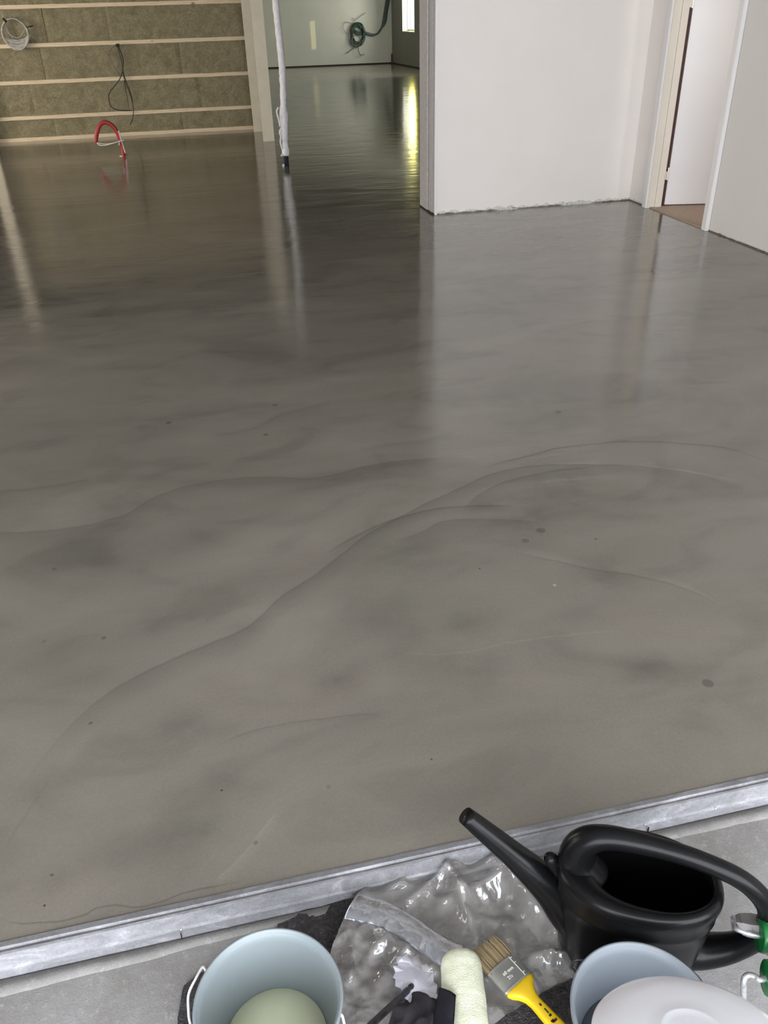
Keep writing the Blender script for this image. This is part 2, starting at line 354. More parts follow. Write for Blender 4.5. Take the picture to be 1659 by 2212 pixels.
def m_floor():
    t = NT('polished_microcement'); pos = t.n('ShaderNodeNewGeometry').outputs['Position']
    sx = t.n('ShaderNodeSeparateXYZ'); t.put(sx.inputs[0], pos); X, Y = sx.outputs[0], sx.outputs[1]
    # clouds
    rot = t.mapping((0.75, 1.5, 1), (0, 0, 0.25), vec=pos)
    a = t.noise(rot, 1.15, 4, 0.5, 0.7)
    b = t.noise(t.mapping((1.0, 1.7, 1), (0, 0, -0.35), (3, 7, 0), vec=pos), 2.6, 4, 0.5, 0.7)
    g = t.noise(pos, 120, 3, 0.8); g2 = t.noise(pos, 420, 2, 0.8)
    v = t.ramp(a, [(0.30, 0.78), (0.48, 0.98), (0.70, 1.12)], 'EASE')
    v = t.math('MULTIPLY', v, t.ramp(b, [(0.30, 0.84), (0.50, 1.0), (0.72, 1.06)], 'EASE'))
    v = t.math('MULTIPLY', v, t.math('MULTIPLY_ADD', g, 0.34, 0.83))
    v = t.math('MULTIPLY', v, t.math('MULTIPLY_ADD', g2, 0.42, 0.84))
    wob = t.math('SUBTRACT', t.noise(pos, 9, 5, 0.6), 0.5)
    hsum = None
    for pts, lw, ld, sw, sd, wb in ARCS:
        W = [px(*p) for p in pts]; x0, x1 = W[0].x, W[-1].x
        ys = [p.y for p in W]; y0, y1 = min(ys) - .05, max(ys) + .05
        u = t.math('DIVIDE', t.math('SUBTRACT', X, x0), x1 - x0)
        fc = t.n('ShaderNodeFloatCurve'); cu = fc.mapping.curves[0]; t.put(fc.inputs[1], t.math('MINIMUM', t.math('MAXIMUM', u, 0.0), 1.0))
        P = [((q.x - x0) / (x1 - x0), (q.y - y0) / (y1 - y0)) for q in W]
        while len(cu.points) < len(P): cu.points.new(0.5, 0.5)
        for cp, q in zip(cu.points, P): cp.location = q; cp.handle_type = 'AUTO'
        fc.mapping.update()
        yc = t.math('MULTIPLY_ADD', fc.outputs[0], y1 - y0, y0)
        d = t.math('SUBTRACT', Y, t.math('MULTIPLY_ADD', wob, wb * 2.5, yc))
        # ends fade out
        e = t.math('MULTIPLY', t.math('MULTIPLY', u, 9.0, clamp=True), t.math('MULTIPLY', t.math('SUBTRACT', 1.0, u), 9.0, clamp=True))
        if x0 < -0.8 and pts[0][0] <= 0: e = t.math('MULTIPLY', t.math('SUBTRACT', 1.0, u), 9.0, clamp=True)
        ln = t.math('SUBTRACT', 1.0, t.math('DIVIDE', t.math('ABSOLUTE', d), lw), clamp=True)
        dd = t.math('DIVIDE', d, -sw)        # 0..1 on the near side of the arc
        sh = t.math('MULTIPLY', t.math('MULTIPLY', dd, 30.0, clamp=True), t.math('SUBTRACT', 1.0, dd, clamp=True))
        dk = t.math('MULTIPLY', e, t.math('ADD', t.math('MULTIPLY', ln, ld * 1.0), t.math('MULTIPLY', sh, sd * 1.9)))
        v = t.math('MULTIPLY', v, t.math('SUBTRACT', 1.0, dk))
        h = t.math('MULTIPLY', e, t.math('MULTIPLY', dd, -8.0, clamp=True))
    def dist(p, sy=1.0, src=None):
        c = px(p[0], p[1])
        dx = t.math('SUBTRACT', X, c.x); dy = t.math('MULTIPLY', t.math('SUBTRACT', Y, c.y), sy)
        return t.math('SQRT', t.math('ADD', t.math('MULTIPLY', dx, dx), t.math('MULTIPLY', dy, dy)))
    bw = t.math('MULTIPLY_ADD', t.noise(pos, 6, 5, 0.65), 1.6, -0.8)
    for p in BLOTCH:
        d = t.math('ADD', t.math('DIVIDE', dist(p, 1.3), p[2] * 1.5), bw)
        k = t.math('SUBTRACT', 1.0, d, clamp=True)
        k = t.math('MULTIPLY', k, k)
        v = t.math('MULTIPLY', v, t.math('SUBTRACT', 1.0, t.math('MULTIPLY', k, p[3] * 1.9)))
    for p in DRIPS:
        k = t.math('MULTIPLY', t.math('SUBTRACT', 1.0, t.math('DIVIDE', dist(p), p[2])), 4.0, clamp=True)
        v = t.math('MULTIPLY', v, t.math('SUBTRACT', 1.0, t.math('MULTIPLY', k, p[3])))
    hue = t.noise(t.mapping(loc=(11, 3, 0), vec=pos), 1.6, 4, 0.6, 1.0)
    base = t.ramp(hue, [(0.35, (0.178, 0.165, 0.138)), (0.55, (0.183, 0.167, 0.142)), (0.7, (0.187, 0.167, 0.143))])
    vc = t.n('ShaderNodeCombineColor'); 
    for i in range(3): t.put(vc.inputs[i], v)
    col = t.mix(1.0, base, vc.outputs[0], 'MULTIPLY')
    # long shallow trowel waves
    wv = t.noise(t.mapping((0.55, 1.6, 1), (0, 0, 0.12), vec=pos), 2.2, 3, 0.55, 0.6)
    wv2 = t.noise(t.mapping((0.8, 2.4, 1), vec=pos), 9, 2, 0.5)
    nr = t.bump(wv2, 0.06, 0.010, t.bump(wv, 0.10, 0.035))
    nfine = t.bump(g, 0.10, 0.0010, nr)
    rg = t.ramp(b, [(0.3, 0.09), (0.7, 0.15)])
    p = t.bsdf(Base_Color=col, Roughness=rg, IOR=1.68); t.put(p.inputs['Normal'], nfine)
    p.inputs['Specular IOR Level'].default_value = 0.5
    return t.m
M['floor'] = m_floor()

# ---------------------------------------------------------------- the setting
CE = 2.6
bm = box(-7.1, 7.9, 1.05, 31.5, -0.3, 0.0); struct('floor', bm, M['floor'], 'polished grey brown floor with cloudy trowel marks')
G = -0.05
bm = box(-7.1, 4.2, -2.2, 1.03, -0.3, G); struct('floor', bm, M['ground'], 'dusty grey concrete ground in front of the aluminium sill')
struct('ceiling', box(-7.3, 7.95, -2.2, 31.8, CE, CE + 0.25), M['ceiling'])
struct('wall_left', box(-7.3, -6.95, -2.2, 31.8, -0.3, CE), M['wall'])
# wall behind the camera with a wide opening
bm = bmesh.new(); bx(bm, -7.0, -2.9, -2.2, -1.95, -0.3, CE); bx(bm, 3.3, 4.2, -2.2, -1.95, -0.3, CE); bx(bm, -2.9, 3.3, -2.2, -1.95, 2.42, CE)
struct('wall_front', bm, M['wall'])
struct('wall_back', box(-6.95, 1.13, 14.17, 14.45, 0, CE), M['gap'], 'mineral wool wall behind wooden battens')  # backing coloured near-black so the slab seams show as shaded gaps
struct('wall_partition', box(0.98, 1.13, 14.45, 31.3, 0, CE), M['wall_far'])
struct('wall_far', box(0.9, 7.70, 31.3, 31.55, 0, CE), M['wall_far'], 'grey green wall at the end of the back room')
# block with the raw end and the pale front
struct('wall_middle', box(2.047, 7.48, 7.07, 7.48, 0.0, CE), M['wall'], 'pale painted wall in the middle of the picture')
bm = bmesh.new()
bx(bm, 2.020, 2.047, 7.240, 7.48, 0.012, CE); bx(bm, 2.030, 2.047, 7.130, 7.228, 0.008, CE); bx(bm, 2.036, 2.047, 7.062, 7.126, 0.0, CE)
bx(bm, 2.0465, 2.0475, 7.228, 7.240, 0.0, CE)
struct('trim_1', bm, M['raw'], 'raw grey plastered end of the middle wall')
bm = bmesh.new()      # ragged plaster seam
for i in range(130):
    z = 0.02 + i * 0.02; r = random.random()
    bx(bm, 2.022, 2.024 + 0.003 * r, 7.226 - 0.004 * r, 7.234 + 0.008 * random.random() - 0.004, z, z + 0.016 + 0.004 * random.random())
for v in bm.verts: v.co.x -= 0.006
struct('trim_2', bm, M['caulk'], 'pale ragged seam down the raw wall end')
bm = bev(box(2.034, 2.058, 7.052, 7.072, 0.0, CE), 0.004); struct('trim_3', bm, M['casing'], 'white corner bead')
# right hand wall with the doorway
struct('wall_short', box(3.867, 3.97, 6.76, 7.07, 0, CE), M['wall'], 'short pale wall between the middle wall and the doorway')
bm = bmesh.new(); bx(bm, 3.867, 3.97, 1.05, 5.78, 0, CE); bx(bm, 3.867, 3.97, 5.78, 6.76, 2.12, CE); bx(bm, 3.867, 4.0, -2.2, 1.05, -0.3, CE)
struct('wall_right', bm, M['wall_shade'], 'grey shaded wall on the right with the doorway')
bm = bmesh.new(); bx(bm, 6.0, 6.1, 3.4, 7.07, 0, CE); bx(bm, 3.97, 6.0, 3.3, 3.4, 0, CE)
struct('wall_side_room', bm, M['wall'])
struct('floor', box(3.90, 6.0, 3.4, 7.07, -0.004, 0.006), M['sideroom'], 'brown unfinished floor of the side room beyond the door')
# outer right wall of the back room with window and an added slit shaping the spot beam
bm = bmesh.new()
def wallx(y0, y1, z0, z1): bx(bm, 7.48, 7.70, y0, y1, z0, z1)
wallx(7.48, 26.54, 0, CE); wallx(26.54, 27.05, 0, 0.93); wallx(26.54, 27.05, 1.44, CE); wallx(27.05, 28.28, 0, CE)
wallx(28.28, 29.80, 0, 0.965); wallx(28.28, 29.80, 2.30, CE); wallx(29.80, 31.3, 0, CE)
struct('wall_far_right', bm, M['wall_far_side'], 'dark grey wall with the bright narrow window')
# window of the back room
wn = bpy.data.objects.new('window_1', None); COL.objects.link(wn); wn.location = (7.6, 29.04, 0.97); tag(wn, 'bright white window at the far right of the back room', None, None, 'structure')
bm = bmesh.new(); bx(bm, 7.475, 7.702, 29.785, 29.80, 0.965, 2.3); bx(bm, 7.475, 7.702, 28.28, 28.295, 0.965, 2.3); bx(bm, 7.472, 7.702, 28.28, 29.80, 0.955, 0.975); bx(bm, 7.475, 7.702, 28.28, 29.80, 2.285, 2.3)
obj('reveal', bm, M['frame'], wn)
bm = bmesh.new()
for y in (29.70, 28.29): bx(bm, 7.66, 7.698, y + 0.035, y + 0.085, 0.975, 2.285)
for z in (0.975, 2.23): bx(bm, 7.66, 7.698, 28.29, 29.785, z, z + 0.055)
bx(bm, 7.635, 7.66, 29.755, 29.785, 0.975, 2.285)
obj('window_frame', bm, M['frame'], wn)
obj('pane', box(7.680, 7.686, 28.37, 29.735, 1.03, 2.23), M['glass'], wn)
# outdoors beyond that window
struct('ground', box(7.9, 14, 18, 42, -0.35, -0.05), M['terrace'], 'sunlit terrace outside the window')
bm = bmesh.new()
for i in range(60):
    for k in range(22):
        y = 27.5 + i * 0.22; z = k * 0.24; x = 12 + 0.3 * fbm((y, z, 0), 1.1)
        bx(bm, x, x + 0.4, y, y + 0.26, z - 0.06, z + 0.24)
struct('hedge', bm, M['hedge'], 'yellow green sunlit hedge outside')

# door casing and door
bm = box(3.822, 3.870, 6.700, 6.762, 0.0, 2.17); bev(bm, 0.004); struct('trim_4', bm, M['casing'], 'white casing on the far side of the doorway')
bm = bmesh.new(); bx(bm, 3.838, 3.905, 6.694, 6.75, 0.0, 2.12); bx(bm, 3.907, 3.968, 6.690, 6.75, 0.0, 2.12)
struct('trim_5', bm, M['cream'], 'cream door jamb')
bm = box(3.835, 3.870, 5.782, 5.842, 0.0, 2.17); bev(bm, 0.004); struct('trim_6', bm, M['casing'], 'white casing on the near side of the doorway')
struct('trim_7', box(3.87, 3.97, 5.80, 5.835, 0.0, 2.12), M['cream'], 'cream near jamb')
struct('trim_8', box(3.822, 3.870, 5.782, 6.762, 2.11, 2.17), M['casing'], 'white head casing')
dl = bpy.data.objects.new('door_1', None); COL.objects.link(dl); dl.location = (4.015, 6.712, 0.015); tag(dl, 'white door leaf standing open into the side room', None, None, 'structure')
bm = bev(box(4.010, 4.83, 6.712, 6.752, 0.015, 2.09), 0.002)
bmesh.ops.rotate(bm, cent=(4.01, 6.712, 0), matrix=Matrix.Rotation(math.radians(-14), 3, 'Z'), verts=bm.verts)
obj('leaf', bm, M['door'], dl)
obj('gasket', box(3.968, 4.000, 6.71, 6.74, 0.0, 2.1), M['gasket'], dl)
for z in (0.27, 1.52):
    bm = bmesh.new(); lathe(bm, [(0, -0.05), (0.008, -0.05), (0.008, 0.05), (0, 0.05)], (3.992, 6.692, z), 16)
    bx(bm, 3.958, 3.998, 6.686, 6.692, z - 0.045, z + 0.02)
    obj('hinge', bm, M['hinge'], dl)
struct('trim_9', box(3.86, 3.905, 5.84, 6.70, 0.0, 0.009), M['sideroom'], 'thin wooden threshold strip')

# ragged wall feet
def ragged(name, p0, p1, nrm, mat, hmin, hmax, th, z0, label, step=0.012, seed=0, gate=None):
    a = Vector((*p0, 0)); b = Vector((*p1, 0)); n = Vector((*nrm, 0)).normalized(); L = (b - a).length; k = int(L / step); bm = bmesh.new(); prev = None
    for i in range(k + 1):
        p = a.lerp(b, i / k); f = fbm((i * step * 7 + seed, seed, 0), 2.2, 5) * 0.5 + 0.5
        g = 1.0 if gate is None else max(0.0, min(1.0, (fbm((i * step, seed + 9, 0), 2.0, 3) + gate) * 5))
        h = max(0.0008, (hmin + (hmax - hmin) * max(0, min(1, f * 1.6 - 0.3))) * g); d = th * (0.4 + 0.6 * f) * (0.3 + 0.7 * g)
        q = [p + n * d + Vector((0, 0, z0)), p + n * d * 0.8 + Vector((0, 0, z0 + h * 0.6)), p + n * d * 0.15 + Vector((0, 0, z0 + h)), p - n * 0.002 + Vector((0, 0, z0 + h)), p - n * 0.002 + Vector((0, 0, z0))]
        r = [bm.verts.new(c) for c in q]
        if prev:
            for j in range(5): bm.faces.new((prev[j], prev[(j + 1) % 5], r[(j + 1) % 5], r[j]))
        else: bm.faces.new(r)
        prev = r
    bm.faces.new(prev)
    return struct(name, bm, mat, label)
ragged('baseboard_middle', (2.06, 7.07), (3.867, 7.07), (0, -1), M['caulk'], 0.004, 0.030, 0.006, 0.006, 'crumbled plaster along the foot of the middle wall', seed=1)
ragged('baseboard_middle', (2.06, 7.067), (3.867, 7.067), (0, -1), M['gap_shade'], 0.004, 0.013, 0.006, 0.0, 'dark gap strip under the middle wall', seed=4)
ragged('baseboard_middle', (2.06, 7.0615), (3.6, 7.0615), (0, -1), M['caulk'], 0.003, 0.014, 0.005, 0.0, 'loose plaster crumbs at the joint', seed=8, gate=-0.05)
ragged('baseboard_right', (3.867, 7.07), (3.867, 6.77), (-1, 0), M['gap_shade'], 0.004, 0.014, 0.006, 0.0, 'dark joint at the short wall', seed=5)
ragged('baseboard_right', (3.867, 7.07), (3.867, 6.77), (-1, 0), M['caulk'], 0.002, 0.020, 0.004, 0.008, 'crumbled plaster at the short wall', seed=15)
ragged('baseboard_right', (3.867, 5.78), (3.867, 1.06), (-1, 0), M['gap_shade'], 0.006, 0.016, 0.006, 0.0, 'dark gap strip under the right wall', seed=6)
ragged('baseboard_right', (3.867, 5.78), (3.867, 1.06), (-1, 0), M['caulk'], 0.002, 0.022, 0.004, 0.010, 'crumbled plaster along the right wall', seed=16)
struct('baseboard_far', box(1.13, 7.48, 31.285, 31.3, 0.0, 0.035), M['gap'], 'dark joint under the far wall')
struct('baseboard_far_right', box(7.462, 7.48, 7.6, 31.3, 0.0, 0.03), M['gap'])
struct('baseboard_end', box(2.018, 2.05, 7.06, 7.48, 0.0, 0.012), M['gap'], 'dark gap under the raw wall end')

# aluminium sill
prof = [(1.052, -0.001), (1.052, 0.003), (1.040, 0.004), (1.036, 0.0005), (1.030, 0.0035), (1.026, 0.002), (1.016, -0.022), (1.012, -0.026), (1.006, -0.046), (1.000, -0.0495), (1.03, -0.052)]
bm = bmesh.new(); rings = []
for i in range(121):
    x = -2.6 + i * (3.867 + 2.6) / 120
    rings.append([bm.verts.new((x, y + 0.0010 * fbm((x * 3, j, 1), 1.0), z + (0.0006 * fbm((x * 8, j, 0), 1.0) if 0 < j < 9 else 0))) for j, (y, z) in enumerate(prof)])
for a, b in zip(rings, rings[1:]):
    for j in range(len(prof)): bm.faces.new((a[j], a[(j + 1) % len(prof)], b[(j + 1) % len(prof)], b[j]))
bm.faces.new(rings[0]); bm.faces.new(rings[-1][::-1])
sill = thing('door_sill', 'weathered aluminium door sill strip along the near floor edge', 'sill', (0.6, 1.02, G))
obj('profile', bm, M['alu'], sill)
for (qx, qy) in ((391, 1987), (1384, 1765), (1529, 1722)):
    c = px(qx, qy, -0.024); bm = bmesh.new(); bmesh.ops.create_uvsphere(bm, u_segments=14, v_segments=8, radius=0.0035); bmesh.ops.translate(bm, verts=bm.verts, vec=(c.x, 1.0145, -0.026))
    obj('screw', bm, M['steel'], sill, True)
bm = bmesh.new()
for (qx, h) in ((391, 0.03), (1384, 0.03)):
    c = px(qx, 2000 if qx == 391 else 1765, -0.035); bx(bm, c.x - 0.0006, c.x + 0.0006, 1.004, 1.0075, -0.047, -0.027)
obj('joint', bm, M['gap'], sill)
# wavy mortar strip in front of the sill
bm = bmesh.new(); prev = None
for i in range(200):
    x = -1.0 + i * 0.0245; yy = 0.996 - 0.010 - 0.012 * (fbm((x, 0, 0), 3.0) + 0.5)
    r = [bm.verts.new((x, 1.004, G)), bm.verts.new((x, 1.004, G + 0.008)), bm.verts.new((x, yy + 0.004, G + 0.004)), bm.verts.new((x, yy, G))]
    if prev:
        for j in range(3): bm.faces.new((prev[j], prev[j + 1], r[j + 1], r[j]))
    prev = r
struct('trim_10', bm, M['ground'], 'rough mortar fillet in front of the sill', True)

# ---------------------------------------------------------------- batten wall
NAMES = ['lowest wooden batten lying along the floor under the insulation', 'second wooden batten from the floor, crossed by the hanging dark cable end',
         'third wooden batten from the floor, with a chipped lower edge', 'fourth wooden batten from the floor, touching the white cable coil', 'topmost wooden batten in view, above the white cable coil']
ZB = [0.024, 0.312, 0.772, 1.232, 1.700, 2.16]
for i, z in enumerate(ZB[:5]):
    bm = bmesh.new(); n = 40; prev = None
    x0, x1 = -2.66, 1.125
    h = 0.024
    for k in range(n + 1):
        x = x0 + (x1 - x0) * k / n; w1 = 0.0035 * fbm((x, i * 5, 0), 2.5); w2 = 0.003 * fbm((x, i * 5 + 2, 0), 5.0)
        r = [bm.verts.new(c) for c in ((x, 14.168, z - h + w2), (x, 14.135, max(0.0, z - h + w2)), (x, 14.135, z + h + w1), (x, 14.168, z + h + w1))]
        if prev:
            for j in range(4): bm.faces.new((prev[j], prev[(j + 1) % 4], r[(j + 1) % 4], r[j]))
        else: bm.faces.new(r)
        prev = r
    bm.faces.new(prev)
    tag(obj('batten', bm, M['batten']), NAMES[i], 'batten', 'battens across the insulated wall')
SE = [[-1.82, 0.05], [-2.05, -0.70, 0.375], [-1.80, -0.72, 0.15], [-1.66, -0.81], [-1.75, -0.40, 0.55]]
ROWN = ['between the floor batten and the second batten', 'between the second and third battens from the floor', 'between the third and fourth battens from the floor', 'between the fourth and fifth battens from the floor', 'in the topmost row above the highest visible batten']
POSN = {2: ['left', 'right'], 3: ['left', 'middle', 'right'], 4: ['leftmost', 'second from the left', 'third from the left', 'rightmost']}
for i in range(5):
    z0, z1 = ZB[i] + 0.022, ZB[i + 1] - 0.022; xs = [-2.66] + SE[i] + [1.128]
    for k in range(len(xs) - 1):
        a, b = xs[k] + 0.0015, xs[k + 1] - 0.0025; bm = bmesh.new(); nx, nz = max(4, int((b - a) / 0.05)), 9; g = []
        yo = 14.150 + 0.005 * random.random(); tl = 0.010 * (random.random() - 0.5)
        for p in range(nx + 1):
            col = []
            for q in range(nz + 1):
                x = a + (b - a) * p / nx + tl * q / nz; z = z0 + (z1 - z0) * q / nz
                ed = min(p, nx - p, 1) ; col.append(bm.verts.new((x, yo + 0.006 * fbm((x, i, z), 6) + (0.008 if ed == 0 else 0), z)))
            g.append(col)
        for p in range(nx):
            for q in range(nz): bm.faces.new((g[p][q], g[p + 1][q], g[p + 1][q + 1], g[p][q + 1]))
        bd = [e for e in bm.edges if e.is_boundary]; r = bmesh.ops.extrude_edge_only(bm, edges=bd)
        for v in [e for e in r['geom'] if isinstance(e, bmesh.types.BMVert)]: v.co.y = 14.17
        tag(obj('insulation_slab', bm, M['wool']), '%s mineral wool slab in the row %s' % (POSN[min(4, len(xs) - 1)][k].capitalize(), ROWN[i]), 'insulation', 'mineral wool slabs between the battens')
struct('trim_11', box(-2.83, -2.67, 14.0, 14.17, 0, CE), M['board'], 'pale board at the left end of the insulated wall')
# boards at the right end
struct('trim_12', box(1.098, 1.222, 13.76, 13.80, 0, CE), M['board'], 'beige board at the right end of the insulated wall')
struct('trim_13', box(1.122, 1.277, 12.57, 12.61, 0, CE), M['board'], 'wider beige board standing in front of the narrow one')
struct('trim_14', box(1.14, 1.26, 12.61, 14.2, 0, CE), M['gap'], 'dark edge behind the beige board') if False else None

# ---------------------------------------------------------------- cables on walls
def wire(bm, pts, r, seg=8, n=8): tube(bm, catmull(pts, n), r, seg)
def onB(x, y, off=0.03): return pY(x, y, 14.13 - off)
t = thing('cable_coil', 'white cable coil hanging on the insulated wall at the far left', 'cable', onB(33, 75))
bm = bmesh.new(); c = onB(34, 74)
ax = (onB(64, 74) - onB(3, 74)).x / 2; az = (onB(34, 38) - onB(34, 109)).z / 2
for i in range(40):
    f = random.random(); ph = random.uniform(-0.15, 0.15); pts = []
    ry = az * (0.25 + 0.75 * f ** 0.5); dz = -(az - ry) * 1.0 * (1 if random.random() > 0.4 else -0.9)
    rx = ax * (0.86 + 0.12 * random.random())
    for k in range(29):
        a = 2 * PI * k / 28 + ph
        top = max(0, math.sin(a))
        pts.append(Vector((c.x + rx * math.cos(a), c.y - 0.02 * random.random() - 0.02 * f, c.z + (az * 0.94 if math.sin(a) > 0 else ry) * math.sin(a) + 0.006 * random.random())))
    wire(bm, pts, 0.0075, 6, 2)
obj('loops', bm, M['white_cable'], t, True)
bm = bmesh.new(); wire(bm, [onB(-10, 18), onB(0, 27), onB(8, 40), onB(15, 62), onB(25, 80), onB(36, 95)], 0.005); wire(bm, [onB(10, 48), onB(17, 70), onB(40, 82), onB(54, 62)], 0.005)
obj('cable_end', bm, M['white_cable'], t, True)
bm = bmesh.new()
tube(bm, [onB(7, 40, .06), onB(10, 44, .07), onB(14, 47, .06)], 0.016, 8)
obj('cable_tie', bm, M['black_cable'], t, True); bm = bmesh.new(); tube(bm, [onB(54, 61, .05), onB(62, 58, .05), onB(71, 55, .02)], 0.006, 8); obj('cable_tie', bm, M['black_cable'], t, True)

t = thing('cable_bundle', 'thin dark cables hanging in loops from the fourth batten', 'cable', onB(258, 100))
bm = bmesh.new()
wire(bm, [onB(254, 98), onB(263, 120), onB(266, 145), onB(258, 172), onB(238, 198), onB(235, 215), onB(242, 232), onB(258, 238), onB(285, 239)], 0.006)
wire(bm, [onB(253, 99), onB(262, 130), onB(266, 160), onB(272, 180), onB(283, 210), onB(288, 236), onB(287, 255), onB(281, 270)], 0.006)
wire(bm, [onB(256, 98), onB(266, 128), onB(267, 158), onB(281, 198), onB(287, 222)], 0.005)
obj('dark_strand', bm, M['black_cable'], t, True)
bm = bmesh.new(); wire(bm, [onB(249, 98), onB(238, 108), onB(237, 124), onB(247, 145), onB(258, 163)], 0.0045); wire(bm, [onB(254, 99), onB(256, 118), onB(262, 135), onB(266, 150)], 0.0045)
obj('pale_strand', bm, M['thin_cable'], t, True)
bm = bmesh.new(); wire(bm, [onB(250, 98), onB(258, 97)], 0.018); obj('clip', bm, M['black_cable'], t, True)

# red conduit rising from the floor
def onR(x, y, off=0.0): return pY(x, y, 11.927 - off)
t = thing('conduit', 'bent red conduit rising from the floor with white wires at its end', 'conduit', px(268, 337))
bm = bmesh.new()
R0 = [px(268, 338) - Vector((0, 0, 0.02)), onR(266, 325), onR(260, 305), onR(254, 288), onR(244, 273), onR(233, 265.5), onR(224, 264.5), onR(216, 270), onR(210.5, 283), onR(208, 296), onR(207, 307)]
wire(bm, R0, 0.026, 14, 8); obj('tube', bm, M['red'], t, True)
bm = bmesh.new()
wire(bm, [onR(209, 307), onR(214, 313, .02), onR(226, 314, .04), onR(246, 309, .05), onR(258, 305, .05), onR(268, 303, .05)], 0.006)
wire(bm, [onR(210, 307), onR(216, 310, .02), onR(232, 311, .04), onR(252, 307, .05)], 0.005)
obj('wire', bm, M['white_wire'], t, True)
bm = bmesh.new(); wire(bm, [onR(256, 282, .035), onR(259, 292, .035), onR(263, 305, .035), onR(267, 318, .035), onR(271, 331, .03)], 0.008); wire(bm, [onR(258, 304, .04), onR(257, 314, .04)], 0.008)
obj('tape', bm, M['white_wire'], t, True)
bm = bmesh.new(); cc = px(268, 337); lathe(bm, [(0.03, 0.0), (0.055, 0.0), (0.052, 0.006), (0.03, 0.008)], cc, 20)
for v in bm.verts: v.co.x += 0.01 * fbm(v.co, 30); v.co.z = max(0, v.co.z)
obj('collar', bm, M['caulk'], t, True)

# wrapped pipe
t = thing('riser_pipe', 'dark riser pipe wrapped in white foam sleeve standing on the floor', 'pipe', (1.156, 10.28, 0))
bm = bmesh.new(); tube(bm, [(1.162, 10.28, -0.02), (1.162, 10.28, 0.2), (1.163, 10.28, 0.3)], 0.027, 24); obj('pipe', bm, M['pipe'], t, True)
bm = bmesh.new(); pts = []; rr = []
for k in range(90):
    z = 0.11 + k * (CE - 0.4 - 0.11) / 89
    fat = 0.012 if 0.28 < z < 0.62 else 0.0
    pts.append((1.165 + 0.030 * math.sin(z * 2.1) * min(1, z * 1.0) - 0.004 + 0.03 * min(1, max(0, z - 0.6)), 10.28, z))
    rr.append(0.036 + 0.6 * fat + 0.004 * fbm((z, 3, 1), 9) + (0.006 if 0.10 < z < 0.20 else 0) + (0.006 if 0.45 < z < 0.56 else 0))
tube(bm, pts, rr, 28)
for v in bm.verts:
    v.co.x += 0.006 * fbm(v.co, 22); v.co.y += 0.006 * fbm(v.co + Vector((5, 5, 5)), 22)
obj('foam_sleeve', bm, M['sleeve'], t, True)
bm = bmesh.new(); wire(bm, [(1.118, 10.25, 0.62), (1.095, 10.25, 0.58), (1.108, 10.25, 0.5), (1.12, 10.25, 0.42)], 0.009); wire(bm, [(1.125, 10.25, 0.40), (1.108, 10.25, 0.36), (1.118, 10.25, 0.32), (1.108, 10.25, 0.26), (1.12, 10.25, 0.19)], 0.010)
wire(bm, [(1.125, 10.26, 0.13), (1.105, 10.25, 0.118), (1.12, 10.26, 0.115)], 0.009)
obj('tape_flap', bm, M['sleeve'], t, True)
bm = bmesh.new(); bmesh.ops.create_icosphere(bm, subdivisions=2, radius=0.016); bmesh.ops.translate(bm, verts=bm.verts, vec=(1.122, 10.26, 0.010))
for v in bm.verts: v.co += Vector((1, 1, 0)) * 0.006 * fbm(v.co, 60); v.co.z = max(v.co.z, 0)
tag(obj('rubble_chip', bm, M['white_wire']), 'tiny white plaster chip beside the foot of the wrapped pipe', 'plaster chip')

# dark green cable coil on the far wall
def onF(x, y, off=0.10): return pY(x, y, 31.3 - off)
t = thing('cable_coil', 'dark green cable coil hanging on the far wall with a tail going up', 'cable', onF(772, 75))
bm = bmesh.new()
for i in range(26):
    s = random.uniform(0.80, 1.0); rx = (onF(787, 75) - onF(758, 75)).x / 2 * s * 1.05; rz = (onF(772, 48) - onF(772, 102)).z / 2 * s * 0.88
    cc = onF(772.5 + random.uniform(-1, 1), 74 + random.uniform(-2, 4)); pts = []
    for k in range(21):
        a = 2 * PI * k / 20; pts.append(cc + Vector((rx * math.cos(a), -random.uniform(0, 0.10), rz * math.sin(a))))
    wire(bm, pts, 0.020, 6, 2)
for i in range(7):
    wire(bm, [onF(762, 56 + i), onF(766, 64 + i), onF(775, 69 + i), onF(783, 68 + i)], 0.02, 6)
obj('loops', bm, M['green_cable'], t, True)
bm = bmesh.new()
for dx in (0, 3, -2):
    wire(bm, [onF(788, 70 + dx / 2), onF(803, 75 + dx / 2), onF(815, 73), onF(824, 62), onF(830 + dx, 48), onF(834 + dx, 22), onF(838 + dx, 0), onF(841 + dx, -30)], 0.026, 8)
obj('tail', bm, M['green_cable'], t, True)
bm = bmesh.new()
cc = onF(767, 88); rx = (onF(776, 75) - onF(758, 75)).x / 2; wire(bm, [cc + Vector((rx * math.cos(a * PI / 8), -0.14, rx * math.sin(a * PI / 8))) for a in range(17)], 0.012, 6, 3)
wire(bm, [onF(770, 100, .2), onF(760, 107, .2), onF(750, 115, .15)], 0.012); wire(bm, [onF(773, 100, .2), onF(775, 112, .2), onF(780, 119, .15), onF(787, 117, .15)], 0.014); wire(bm, [onF(786, 82, .2), onF(783, 93, .2), onF(776, 99, .2)], 0.012)
wire(bm, [onF(760, 50), onF(745, 48), onF(741, 60), onF(748, 71), onF(755, 72)], 0.007); wire(bm, [onF(758, 58), onF(765, 46), onF(775, 38), onF(790, 28)], 0.007); wire(bm, [onF(760, 38), onF(768, 45)], 0.007)
obj('loose_end', bm, M['thin_cable'], t, True)
bm = bev(box(7.43, 7.465, 31.20, 31.25, 0.0, 0.30), 0.004); tag(obj('marker_stake', bm, M['stake']), 'small dark red stick standing in the corner of the back room', 'stake')

